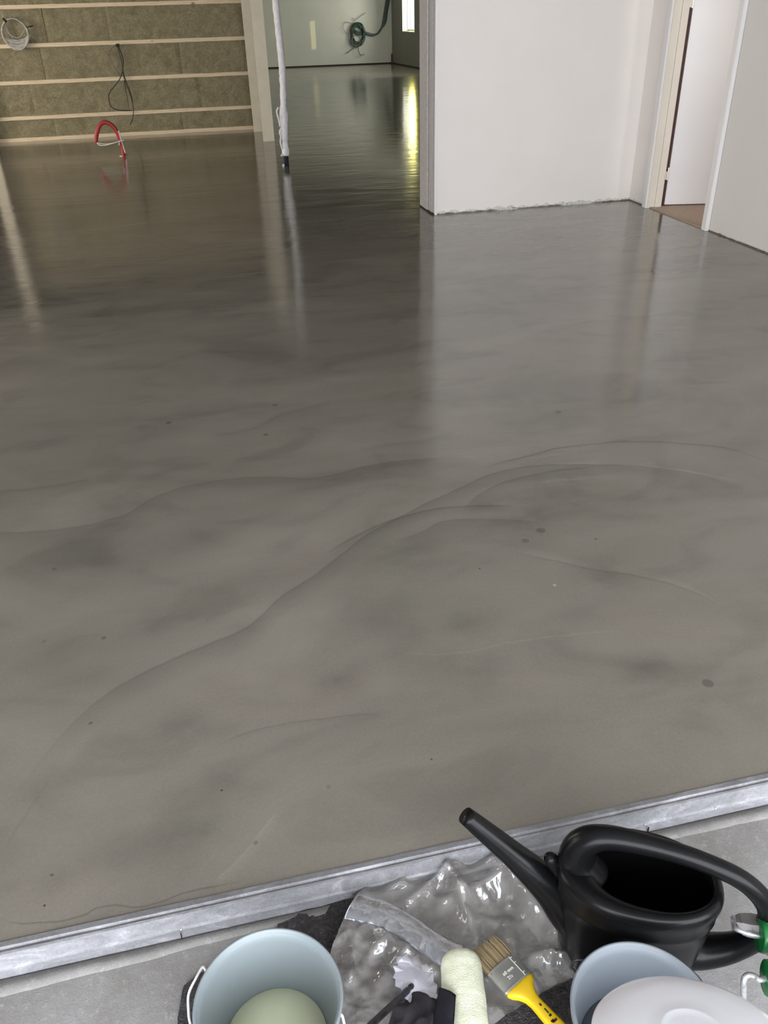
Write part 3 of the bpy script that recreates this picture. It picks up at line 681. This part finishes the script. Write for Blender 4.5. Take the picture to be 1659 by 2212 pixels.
# ---------------------------------------------------------------- foreground tools
# felt mat
def poly_sheet(poly, z, th, step, fn, holes=None):
    """dense sheet inside a world polygon, extruded"""
    xs = [p.x for p in poly]; ys = [p.y for p in poly]
    def inside(x, y):
        c = False; j = len(poly) - 1
        for i in range(len(poly)):
            a, b = poly[i], poly[j]
            if (a.y > y) != (b.y > y) and x < (b.x - a.x) * (y - a.y) / (b.y - a.y) + a.x: c = not c
            j = i
        return c
    bm = bmesh.new(); V = {}
    nx = int((max(xs) - min(xs)) / step) + 1; ny = int((max(ys) - min(ys)) / step) + 1
    def vt(i, j):
        if (i, j) not in V:
            x = min(xs) + i * step; y = min(ys) + j * step; V[(i, j)] = bm.verts.new((x, y, z + fn(x, y)))
        return V[(i, j)]
    for i in range(nx):
        for j in range(ny):
            if inside(min(xs) + (i + .5) * step, min(ys) + (j + .5) * step): bm.faces.new((vt(i, j), vt(i + 1, j), vt(i + 1, j + 1), vt(i, j + 1)))
    # pull stair-stepped border onto the polygon
    for v in [v for v in bm.verts if v.is_boundary]:
        best = None
        for i in range(len(poly)):
            a = poly[i].xy; b = poly[(i + 1) % len(poly)].xy; ab = b - a; tt = max(0, min(1, (v.co.xy - a).dot(ab) / ab.length_squared)); q = a + ab * tt
            d = (q - v.co.xy).length
            if best is None or d < best[0]: best = (d, q)
        if best[0] < step * 1.5: v.co.x, v.co.y = best[1].x, best[1].y
    return bm
P = [px(*p, G) for p in ((383, 2400), (385, 2200), (398, 2135), (430, 2110), (520, 2060), (598, 2012), (602, 2000), (640, 1985), (655, 1965), (690, 1950), (735, 1940), (770, 1915), (784, 1912), (782, 1922), (800, 2000), (830, 2080), (900, 2140), (1000, 2180), (1130, 2175), (1165, 2150), (1220, 2125), (1300, 2090), (1330, 2200), (1340, 2400))]
bm = poly_sheet(P, G + 0.004, 0, 0.008, lambda x, y: 0.003 + 0.005 * fbm((x, y, 0), 14))
bmesh.ops.solidify(bm, geom=list(bm.faces), thickness=0.004)
tag(obj('felt_mat', bm, M['felt'], None, True), 'dark grey felt mat lying on the ground under the buckets and the film', 'mat')

def bucket(cx, cy, mat, name_label, r_top=0.1145, r_bot=0.072, top=0.17):
    t = thing('bucket', name_label, 'bucket', (cx, cy, G + 0.012))
    b0 = G + 0.012; H = top - b0; R = lambda z: r_bot + (r_top - r_bot) * ((z - b0) / H) ** 0.9
    bm = bmesh.new(); prof = [(0, 0), (r_bot - 0.003, 0), (r_bot, 0.003)]
    for k in range(1, 13):
        z = b0 + H * 0.90 * k / 12; prof.append((R(z), z - b0))
    prof += [(R(top * .93) + 0.0045, H * 0.91), (r_top + 0.0045, H * 0.985), (r_top + 0.004, H - 0.001), (r_top + 0.002, H), (r_top - 0.0005, H - 0.001), (r_top - 0.001, H - 0.006)]
    for k in range(12, 0, -1):
        z = b0 + 0.004 + (H - 0.012) * k / 12; prof.append((R(z) - 0.0022, z - b0))
    prof += [(r_bot - 0.006, 0.004), (0, 0.004)]
    lathe(bm, prof, (cx, cy, b0), 96)
    obj('shell', bm, mat, t, True)
    return t, R, b0
# pale bucket on the left
t, R, b0 = bucket(-0.055, 0.732, M['bucket'], 'pale blue grey bucket with pale green liquid, at the bottom left')
def bail(t, pts, mat, r=0.0022):
    bm = bmesh.new(); wire(bm, pts, r, 10, 6); return obj('bail_handle', bm, mat, t, True)
ea = px(436, 2096, 0.150)
L = [px(446, 2102, 0.150), px(442, 2092, 0.152), px(437, 2090, 0.152), px(424, 2112, 0.150), px(408, 2146, 0.14), px(407, 2180, 0.13), px(412, 2215, 0.12), px(440, 2300, 0.11), px(500, 2360, 0.11), px(600, 2390, 0.11), px(700, 2350, 0.12), px(745, 2260, 0.13), px(741, 2200, 0.14), px(732, 2190, 0.15)]
bail(t, L, M['bail'])
bm = bmesh.new(); lathe(bm, [(0, -0.004), (R(0.04) - 0.003, -0.004), (R(0.04) - 0.003, 0.0), (0, 0.0)], (-0.055, 0.732, 0.04), 64)
tag(obj('liquid', bm, M['liquid'], None, True), 'pale green milky liquid inside the left bucket', 'liquid', None, 'stuff')
# grey bucket on the right
t, R2, b1 = bucket(0.512, 0.574, M['bucket_grey'], 'grey bucket half covered by the white lid, in front of the watering can', 0.1085, 0.072)
L = [px(1247, 2110, 0.150), px(1240, 2096, 0.150), px(1233, 2090, 0.150), px(1243, 2074, 0.155), px(1262, 2075, 0.16)]
bail(t, L, M['dark_bail'])
bm = bmesh.new(); c = Vector((0.512, 0.574, 0)); pts = []
for k in range(9):
    a = math.radians(58 - k * 7); pts.append((c.x + 0.118 * math.cos(a), c.y + 0.118 * math.sin(a), 0.158))
tube(bm, pts, 0.0022, 8); obj('bail_rest', bm, M['dark_bail'], t, True)
bm = bmesh.new(); zl = 0.055; lathe(bm, [(0, -0.004), (R2(zl) - 0.003, -0.004), (R2(zl) - 0.003, 0.0), (0, 0.0)], (0.512, 0.574, zl), 64)
tag(obj('liquid', bm, M['liquid_dark'], None, True), 'dark slate water inside the right bucket', 'liquid', None, 'stuff')
# white lid lying on the bucket
bm = bmesh.new()
lathe(bm, [(0, 0.0212), (0.024, 0.0211), (0.034, 0.0208), (0.036, 0.0214), (0.039, 0.0214), (0.042, 0.0206), (0.060, 0.0201), (0.085, 0.0185), (0.108, 0.0145), (0.120, 0.009), (0.1265, 0.002), (0.1275, -0.006), (0.1255, -0.006), (0.1245, 0.001), (0.116, 0.007), (0.09, 0.014), (0, 0.0175)], (0, 0, 0), 96)
bmesh.ops.scale(bm, verts=bm.verts, vec=(1.09, 1.09, 1.09))
bmesh.ops.rotate(bm, cent=(0, 0, 0), matrix=Matrix.Rotation(math.radians(-26), 3, Vector((0.974, -0.225, 0))), verts=bm.verts)
o = obj('white_cover', bm, M['lid'], None, True); o.location = px(1496, 2256, 0.255)
tag(o, 'large round white plastic lid leaning over the grey bucket at the bottom right', 'lid')

# watering can ----------------------------------------------------
ang = math.radians(-27); U = Vector((math.cos(ang), math.sin(ang), 0)); W_ = Vector((-math.sin(ang), math.cos(ang), 0)); CC = Vector((0.604, 0.774, 0))
def cl(u, v, z): return CC + U * u + W_ * v + Vector((0, 0, z))
can = thing('watering_can', 'black plastic watering can with long spout and looped handle', 'watering can', (CC.x, CC.y, G))
bm = bmesh.new(); seg = 96; A0, B0 = 0.142, 0.093
# (scale a, scale b, z, centre shift u)
sec = [(0.0, 0.0, G, 0), (0.78, 0.78, G, 0), (0.83, 0.83, G + .004, 0), (0.85, 0.85, G + .012, 0), (0.90, 0.90, G + .09, 0), (0.945, 0.945, G + .165, 0), (0.958, 0.958, G + .190, 0), (0.972, 0.972, G + .194, 0), (0.962, 0.962, G + .198, 0), (0.985, 0.985, G + .225, 0),
       (1.0, 1.0, G + .236, 0), (1.0, 1.0, G + .243, 0), (0.985, 0.98, G + .250, 0), (0.95, 0.94, G + .256, 0), (0.90, 0.88, G + .258, 0.002), (0.80, 0.78, G + .257, 0.010), (0.745, 0.72, G + .254, 0.018), (0.72, 0.69, G + .248, 0.020), (0.715, 0.68, G + .240, 0.020), (0.80, 0.80, G + .232, 0.012), (0.93, 0.93, G + .22, 0),
       (0.91, 0.91, G + .165, 0), (0.84, 0.84, G + .03, 0), (0.75, 0.75, G + .012, 0), (0, 0, G + .010, 0)]
rings = []
for sa, sb, z, du in sec:
    if sa == 0: rings.append([bm.verts.new(cl(0, 0, z))]); continue
    rings.append([bm.verts.new(cl(du + A0 * sa * math.copysign(abs(math.cos(2 * PI * k / seg)) ** 0.92, math.cos(2 * PI * k / seg)), B0 * sb * math.copysign(abs(math.sin(2 * PI * k / seg)) ** 0.92, math.sin(2 * PI * k / seg)), z)) for k in range(seg)])
for a, b in zip(rings, rings[1:]):
    for k in range(seg):
        k2 = (k + 1) % seg
        if len(a) == 1: bm.faces.new((a[0], b[k2], b[k]))
        elif len(b) == 1: bm.faces.new((a[k], a[k2], b[0]))
        else: bm.faces.new((a[k], a[k2], b[k2], b[k]))
obj('body', bm, M['black_plastic'], can, True)
bm = bmesh.new()
S = catmull([cl(-0.060, 0, G + .075), cl(-0.105, 0, G + .115), cl(-0.150, 0, G + .165), cl(-0.22, 0, G + .235), cl(-0.31, 0, G + .318)], 8)
n = len(S); rad = interp([0.062, 0.048, 0.034, 0.0235, 0.0155], n)
tube(bm, S + [S[-1] - (S[-1] - S[-2]).normalized() * 0.0003, S[-2], S[-5], S[-12]], rad + [0.0138, 0.0138, 0.0155, 0.022], 40, cap=False)
obj('spout', bm, M['black_plastic'], can, True)
bm = bmesh.new()
Hn = catmull([cl(-0.085, 0, G + .215), cl(-0.108, 0, G + .258), cl(-0.100, 0, G + .305), cl(-0.060, 0, G + .330), cl(0.02, 0, G + .328), cl(0.10, 0, G + .312), cl(0.170, 0, G + .280), cl(0.215, 0, G + .225), cl(0.222, 0, G + .165), cl(0.190, 0, G + .105), cl(0.140, 0, G + .070), cl(0.095, 0, G + .065)], 8)
tube(bm, Hn, interp([0.040, 0.033, 0.026, 0.021, 0.0175, 0.0165, 0.017, 0.018, 0.020, 0.024, 0.032, 0.042], len(Hn)), 32)
obj('handle', bm, M['black_plastic'], can, True)
bm = bmesh.new(); Nn = catmull([cl(-0.105, 0.0, G + .18), cl(-0.132, 0.0, G + .215), cl(-0.150, 0, G + .240), cl(-0.156, 0, G + .248), cl(-0.160, 0, G + .2535)], 4)
tube(bm, Nn, interp([0.018, 0.015, 0.013, 0.011, 0.004], len(Nn)), 20); obj('rose_holder', bm, M['black_plastic'], can, True)

# clear plastic film ----------------------------------------------
def ridge(x, y, ax, ay, bx_, by, w, h):
    a = Vector((ax, ay)); b = Vector((bx_, by)); ab = b - a; p = Vector((x, y)); tt = (p - a).dot(ab) / ab.length_squared
    q = a + ab * max(0, min(1, tt)); d = (p - q).length
    return h * math.exp(-(d / w) ** 1.5) * (1 - 0.4 * abs(2 * max(0, min(1, tt)) - 1))
def P2(x, y): v = px(x, y, G); return v.x, v.y
RID = [(*P2(985, 1880), *P2(820, 2010), .012, .020), (*P2(960, 1890), *P2(1010, 1960), .014, .035), (*P2(1150, 1900), *P2(960, 1960), .020, .030), (*P2(1060, 1880), *P2(1150, 1990), .018, .040), (*P2(980, 1930), *P2(1030, 2040), .012, .022),
       (*P2(1130, 1960), *P2(1240, 2080), .020, .030), (*P2(900, 1880), *P2(840, 1950), .015, .014), (*P2(1090, 2000), *P2(1120, 2100), .014, .020), (*P2(1150, 2080), *P2(1230, 2090), .012, .03), (*P2(860, 2060), *P2(900, 2090), .012, .022), (*P2(1010, 1990), *P2(1100, 2010), .010, .012)]
def cell(x, y, s, o):
    ds, ps = noise.voronoi(Vector((x * s + o, y * s, o)))
    return ds[1] - ds[0], ps[0]
def facet(x, y, s, o):
    x2 = x + 0.02 * noise.noise(Vector((x * 9, y * 9, o))); y2 = y + 0.02 * noise.noise(Vector((x * 9, y * 9, o + 5)))
    e, c = cell(x2, y2, s, o); h = noise.cell(c * 7.3)
    g = noise.cell(c * 3.1 + Vector((9, 9, 9)))
    return max(0.0, 1 - e * 2.2) ** 2
def filmz(x, y):
    z = 0.008 + 0.012 * (fbm((x, y, 2), 6, 2) + 0.5) + 0.008 * facet(x, y, 7, 1.0) + 0.0015 * facet(x, y, 17, 4.0)
    for r in RID: z += ridge(x, y, *r)
    rg = 1 - abs(fbm((x + .3, y, 7), 11, 2)) * 3.0
    z += 0.006 * max(0, rg) ** 3
    rg = 1 - abs(fbm((x, y + 3, 1), 24, 2)) * 3.0
    return z + 0.0015 * max(0, rg) ** 2
t = thing('plastic_film', 'crumpled clear plastic film between the buckets and the watering can', 'plastic film', px(1000, 1990, G))
P = [px(*p, G + .015) for p in ((765, 1945), (800, 1905), (848, 1860), (872, 1857), (905, 1868), (940, 1880), (985, 1868), (1040, 1858), (1075, 1850), (1110, 1862), (1140, 1890), (1180, 1945), (1225, 2000), (1262, 2050), (1285, 2090), (1255, 2110), (1205, 2128), (1150, 2158), (1085, 2200), (1000, 2260), (850, 2260), (780, 2150), (750, 2000))]
bm = poly_sheet(P, G, 0, 0.0045, filmz)
obj('sheet', bm, M['film'], t, True)
# film bag with its folded hem
t2 = thing('plastic_bag', 'flat clear plastic bag with a wide grey hem, right of the pale bucket', 'plastic bag', px(830, 2080, G))
B1 = [(*P2(805, 1975), *P2(860, 2085), .014, .018), (*P2(870, 2010), *P2(760, 2130), .014, .014), (*P2(900, 2060), *P2(820, 2140), .016, .014), (*P2(770, 2040), *P2(760, 2130), .012, .014), (*P2(870, 2100), *P2(960, 2120), .012, .012)]
def bagz(x, y):
    z = filmz(x, y) + 0.006 + 0.006 * (fbm((x, y, 5), 6, 2) + .4)
    for r in B1: z += ridge(x, y, *r)
    return z + 0.004 * facet(x, y, 12, 8.0)
P = [px(*p, G + .03) for p in ((742, 1985), (780, 1988), (832, 2000), (880, 2025), (935, 2065), (990, 2105), (1010, 2160), (1005, 2280), (860, 2330), (700, 2300), (700, 2110), (718, 2040))]
bm = poly_sheet(P, G, 0, 0.0045, bagz); obj('sheet', bm, M['film'], t2, True)
up = [(775, 1930), (812, 1938), (850, 1953), (892, 1976), (935, 2006), (975, 2030), (1002, 2040)]
lo = [(741, 1988), (780, 1994), (832, 2008), (880, 2036), (935, 2076), (975, 2104), (1000, 2118)]
bm = bmesh.new(); ua = catmull([px(*p, G + .060) for p in up], 8); la = catmull([px(*p, G + .058) for p in lo], 8); g = []
for i, (a, b) in enumerate(zip(ua, la)):
    row = []
    for k in range(13):
        s = k / 12; q = a.lerp(b, s); q = q + Vector((0, 0, 0.010 * math.sin(s * PI) + 0.003 * fbm((i * 0.10, s * 0.3, 3), 1.2)))
        row.append(bm.verts.new(q))
    g.append(row)
for i in range(len(g) - 1):
    for k in range(12): bm.faces.new((g[i][k], g[i + 1][k], g[i + 1][k + 1], g[i][k + 1]))
bmesh.ops.solidify(bm, geom=list(bm.faces), thickness=0.0012)
obj('hem', bm, M['film_hem'], t2, True)

# stirrer: white toothed wheel on a black rod
t = thing('stirrer', 'white toothed foam wheel on a black rod, left of the cream roller', 'stirrer', px(893, 2115, G + .05))
bm = bmesh.new(); N = 14; ct = bm.verts.new((0, 0, 0.006)); rim = []; inner = []
for k in range(N):
    a = 2 * PI * k / N + 0.12 * math.sin(k * 5.3); r1 = 0.0335 + 0.002 * math.sin(k * 2.1); r2 = 0.0400 + 0.003 * math.sin(k * 3.7)
    inner.append(bm.verts.new((0.020 * math.cos(a), 0.020 * math.sin(a), 0.001)))
    rim.append(bm.verts.new((r1 * math.cos(a), r1 * math.sin(a), 0.004 * 0.25 * math.sin(k * 1.9))))
    rim.append(bm.verts.new((r2 * math.cos(a + .30), r2 * math.sin(a + .30), 0.003 + 0.002 * math.sin(k * 2.9))))
for k in range(N):
    k2 = (k + 1) % N
    bm.faces.new((ct, inner[k], inner[k2])); bm.faces.new((inner[k], rim[2 * k], rim[2 * k + 1])); bm.faces.new((inner[k], rim[2 * k + 1], rim[2 * k2], inner[k2]))
bmesh.ops.solidify(bm, geom=list(bm.faces), thickness=0.003)
c0 = px(897, 2120, G + .052)
bmesh.ops.transform(bm, matrix=Matrix.Translation(c0) @ Matrix.Rotation(math.radians(-14), 4, 'X') @ Matrix.Rotation(math.radians(18), 4, 'Y') @ Matrix.Diagonal((1.06, 1.62, 1, 1)), verts=bm.verts)
obj('wheel', bm, M['foam'], t)
bm = bmesh.new(); p0 = px(890, 2130, G + .058); p1 = px(790, 2225, 0.09); d = (p1 - p0)
tube(bm, [p0, p0 + d * .04, p0 + d * .05, p0 + d * .10, p0 + d * .11, p0 + d * .5, p1, p1 + d * .6], [0.0052, 0.0056, 0.0044, 0.0044, 0.0060, 0.0060, 0.0060, 0.0060], 20)
obj('rod', bm, M['rod'], t, True)

# cream roller sleeve
a = px(994, 2066, G + .052); b = px(1014, 2290, G + .048); ax = (b - a).normalized(); n = 70; bm = bmesh.new(); pts = []; rr = []
for k in range(n + 1):
    s = k / n; pts.append(a.lerp(b, s)); e = min(s, 1 - s) * (b - a).length
    rr.append(0.0385 * (1 - 0.25 * math.exp(-(e / 0.008))) + 0.0008 * fbm((s, 0, 0), 8))
tube(bm, pts, rr, 40)
for v in bm.verts:
    v.co += Vector((fbm(v.co, 40), fbm(v.co + Vector((3, 0, 0)), 40), fbm(v.co + Vector((0, 7, 0)), 60))) * 0.0007
    e = (v.co - a).dot(ax)
    if e < 0.045: v.co += Vector((0, 0, 1)) * 0.0012 * math.sin((v.co - a).dot(ax.cross(Vector((0, 0, 1)))) * 420) * (1 - e / 0.045)
tag(obj('paint_roller_sleeve', bm, M['fleece'], None, True), 'cream fleece paint roller sleeve lying left of the yellow brush', 'paint roller')

# dark rag
t = thing('rag', 'crumpled black cloth with a flat dark purple flap over the roller sleeve', 'rag', px(930, 2190, G + .05))
bm = bmesh.new(); bmesh.ops.create_icosphere(bm, subdivisions=6, radius=1.0)
cr = px(915, 2240, G + .05)
for v in bm.verts:
    q = v.co.copy(); r = 1 + 0.30 * fbm(q, 1.2, 2) + 0.10 * (1 - abs(fbm(q + Vector((4, 0, 0)), 1.6, 1)) * 4)
    v.co = cr + Vector((q.x * 0.052 * r, q.y * 0.060 * r, q.z * 0.030 * r))
    v.co.z = max(v.co.z, G + .012)
obj('crumple', bm, M['black_cloth'], t, True)
bm = bmesh.new(); tl, tr_, br, bl = px(948, 2134, G + .070), px(985, 2149, G + .092), px(978, 2250, G + .098), px(930, 2240, G + .085); g = []
for i in range(13):
    row = []
    for j in range(13):
        s, u = i / 12, j / 12; q = tl.lerp(tr_, s).lerp(bl.lerp(br, s), u); q.z += 0.006 * math.sin(s * PI) + 0.002 * fbm((s, u, 0), 3); row.append(bm.verts.new(q))
    g.append(row)
for i in range(12):
    for j in range(12): bm.faces.new((g[i][j], g[i][j + 1], g[i + 1][j + 1], g[i + 1][j]))
bmesh.ops.solidify(bm, geom=list(bm.faces), thickness=0.0035)
o = obj('flap', bm, M['purple'], t, True); o['label'] = 'flat dark purple flap'

# paint brush ------------------------------------------------------
z0 = G + .055
pa = px(1043, 2041, z0); pb = px(1178, 2190, z0); D = (pb - pa).normalized(); Sd = Vector((0, 0, 1)).cross(D).normalized()
t = thing('paint_brush', 'flat paint brush with tan bristles and yellow handle, lying on the film', 'paint brush', px(1090, 2090, G + .04))
def br_pt(s, w, h): return pa + D * s - Sd * w + Vector((0, 0, h))
def loft(bm, secs, seg=20):
    rings = []
    for s, w, h, dw in secs:
        rings.append([bm.verts.new(br_pt(s, dw + w * math.copysign(abs(math.cos(2 * PI * k / seg)) ** 0.5, math.cos(2 * PI * k / seg)), h * math.copysign(abs(math.sin(2 * PI * k / seg)) ** 0.7, math.sin(2 * PI * k / seg)))) for k in range(seg)])
    for a, b in zip(rings, rings[1:]):
        for k in range(seg): bm.faces.new((a[k], a[(k + 1) % seg], b[(k + 1) % seg], b[k]))
    bm.faces.new(rings[0][::-1]); bm.faces.new(rings[-1]); return bm
bm = bmesh.new()
for k in range(260):
    w = random.uniform(-0.031, 0.031); h = random.uniform(-0.0065, 0.0065); e = random.uniform(-0.002, 0.003) - 0.002 * (w / 0.031)
    tube(bm, [br_pt(0.054, w * 1.0, h), br_pt(0.02, w * 1.01 + random.uniform(-.001, .001), h), br_pt(e, w * 1.0 + random.uniform(-.0015, .0015), h * .6)], [0.0013, 0.0012, 0.0007], 5)
loft(bm, [(0.006, 0.029, 0.004, 0), (0.056, 0.031, 0.0065, 0)])
o = obj('bristles', bm, M['bristle'], t)
bm = bmesh.new(); loft(bm, [(0.047, 0.0325, 0.0085, 0), (0.048, 0.0335, 0.0092, 0), (0.052, 0.0330, 0.0088, 0), (0.088, 0.0325, 0.0092, 0), (0.091, 0.0330, 0.0096, 0), (0.094, 0.0320, 0.009, 0)], 32)
obj('ferrule', bm, M['ferrule'], t)
bm = bmesh.new(); loft(bm, [(0.092, 0.0300, 0.0085, 0), (0.097, 0.0312, 0.0095, 0), (0.104, 0.0270, 0.010, 0), (0.112, 0.0185, 0.010, 0), (0.122, 0.0130, 0.0095, 0), (0.135, 0.0108, 0.009, 0), (0.155, 0.0118, 0.0095, 0), (0.185, 0.0140, 0.0095, 0.0), (0.215, 0.0135, 0.009, 0), (0.24, 0.0095, 0.008, 0), (0.252, 0.0045, 0.006, 0)], 28)
h = obj('brush_handle', bm, M['yellow'], t, True)
bm = bmesh.new()
def strip(bm, s0, s1, w0, w1, hh): 
    v = [bm.verts.new(br_pt(a, b, hh + c)) for c in (0, .0004) for a, b in ((s0, w0), (s1, w0), (s1, w1), (s0, w1))]
    for f in ((3, 2, 1, 0), (4, 5, 6, 7), (0, 1, 5, 4), (1, 2, 6, 5), (2, 3, 7, 6), (3, 0, 4, 7)): bm.faces.new([v[i] for i in f])
for s0, s1, w0, w1 in ((0.142, 0.147, -.002, .001), (0.153, 0.163, -.0025, .0), (0.165, 0.169, -.0035, .0015), (0.176, 0.180, -.005, .004), (0.174, 0.178, .0, .006), (0.190, 0.203, -.005, .0015), (0.200, 0.206, .001, .005)):
    strip(bm, s0, s1, w0, w1, 0.0096)
obj('print', bm, M['ink'], h)
# ferrule print: scale line with ticks and the size
bm = bmesh.new()
strip(bm, 0.050, 0.092, -0.0178, -0.0168, 0.0094)
for s in (0.0525, 0.063, 0.085): strip(bm, s, s + 0.0012, -0.0212, -0.0170, 0.0094)
me_t = None
def text_mesh(body, size):
    cu = bpy.data.curves.new('t', 'FONT'); cu.body = body; cu.size = size; cu.align_x = 'CENTER'; cu.extrude = 0.0002
    to = bpy.data.objects.new('t', cu); COL.objects.link(to); dg = bpy.context.evaluated_depsgraph_get(); me = bpy.data.meshes.new_from_object(to.evaluated_get(dg))
    bpy.data.objects.remove(to); return me
FR = None
for body, size, s, w_ in (('60 mm', 0.0085, 0.0700, 0.002), ('2\u00bd', 0.0085, 0.0800, 0.006)):
    me = text_mesh(body, size); q = bmesh.new(); q.from_mesh(me)
    # text x runs across the brush, from the near side to the scale line
    ex = Sd; ey = -D; ez = Vector((0, 0, 1))
    if ex.cross(ey).z < 0: ey = D
    for v in q.verts: c = v.co.copy(); v.co = br_pt(s, w_, 0.0095) + ex * c.x + ey * c.y + ez * (c.z + .0002)
    q.to_mesh(me); q.free(); bm.from_mesh(me)
f = [c for c in t.children if c.name.startswith('ferrule')][0]
obj('print', bm, M['white_ink'], f)

# two small rollers with green end caps at the right edge ---------------
def mini_roller(c, axd, label, r=0.027, ln=0.16, frame=0):
    t = thing('mini_roller', label, 'paint roller', c)
    axd = Vector(axd).normalized()
    bm = bmesh.new(); n = 40
    tube(bm, [c + axd * (0.006 + ln * k / n) for k in range(n + 1)], [r * (0.80 if k == 0 else 1.06 + 0.04 * math.sin(k)) for k in range(n + 1)], 36)
    for v in bm.verts: v.co += Vector((fbm(v.co, 90), fbm(v.co + Vector((3, 0, 0)), 90), fbm(v.co + Vector((0, 7, 0)), 90))) * 0.004
    obj('sleeve', bm, M['fleece_dirty'], t, True)
    bm = bmesh.new(); tube(bm, [c + axd * s for s in (-0.0015, -0.0005, 0.0045, 0.007, 0.0085)], [r * .94, r * 1.0, r * 1.02, r * 1.0, r * .93], 48); obj('end_cap', bm, M['green_cap'], t, True)
    return t, axd
c1 = px(1641, 2021, 0.135); c2 = px(1655, 2112, 0.150)
t, ad = mini_roller(c1, (0.93, -0.36, -0.05), 'small white roller with green end cap, upper of two at the right edge')
bm = bmesh.new()
wire(bm, [c1 + ad * 0.004, c1 - ad * 0.012, c1 - ad * 0.028 + Vector((-.004, 0.012, -0.004)), px(1592, 1992, 0.125), px(1584, 1984, 0.09), px(1590, 2020, 0.02), px(1620, 2060, G + .006)], 0.0045, 12)
obj('wire_frame', bm, M['steel'], t, True)
bm = bmesh.new(); g = []
fl_ = [((1588, 1976), (1590, 1992), (1604, 2020)), ((1598, 1972), (1604, 1994), (1614, 2024)), ((1618, 1972), (1624, 1998), (1628, 2027)), ((1645, 1976), (1645, 2000), (1640, 2028))]
for i, row in enumerate(fl_): g.append([bm.verts.new(px(*p, 0.128 + (0.016 if j == 1 else 0) + 0.004 * (i % 2))) for j, p in enumerate(row)])
for i in range(3):
    for j in range(2): bm.faces.new((g[i][j], g[i + 1][j], g[i + 1][j + 1], g[i][j + 1]))
bmesh.ops.solidify(bm, geom=list(bm.faces), thickness=0.002)
obj('tape_wrap', bm, M['raw'], t)
t, ad = mini_roller(c2, (0.93, -0.36, -0.05), 'small white roller with green end cap, lower of two at the right edge')
bm = bmesh.new(); wire(bm, [c2 + ad * 0.004, px(1641, 2116, 0.150), px(1632, 2110, 0.150), px(1620, 2106, 0.148), px(1610, 2110, 0.144), px(1606, 2122, 0.135), px(1606, 2140, 0.11), px(1606, 2180, 0.04), px(1606, 2210, G + .006)], 0.0048, 14)
obj('wire_frame', bm, M['steel'], t, True)
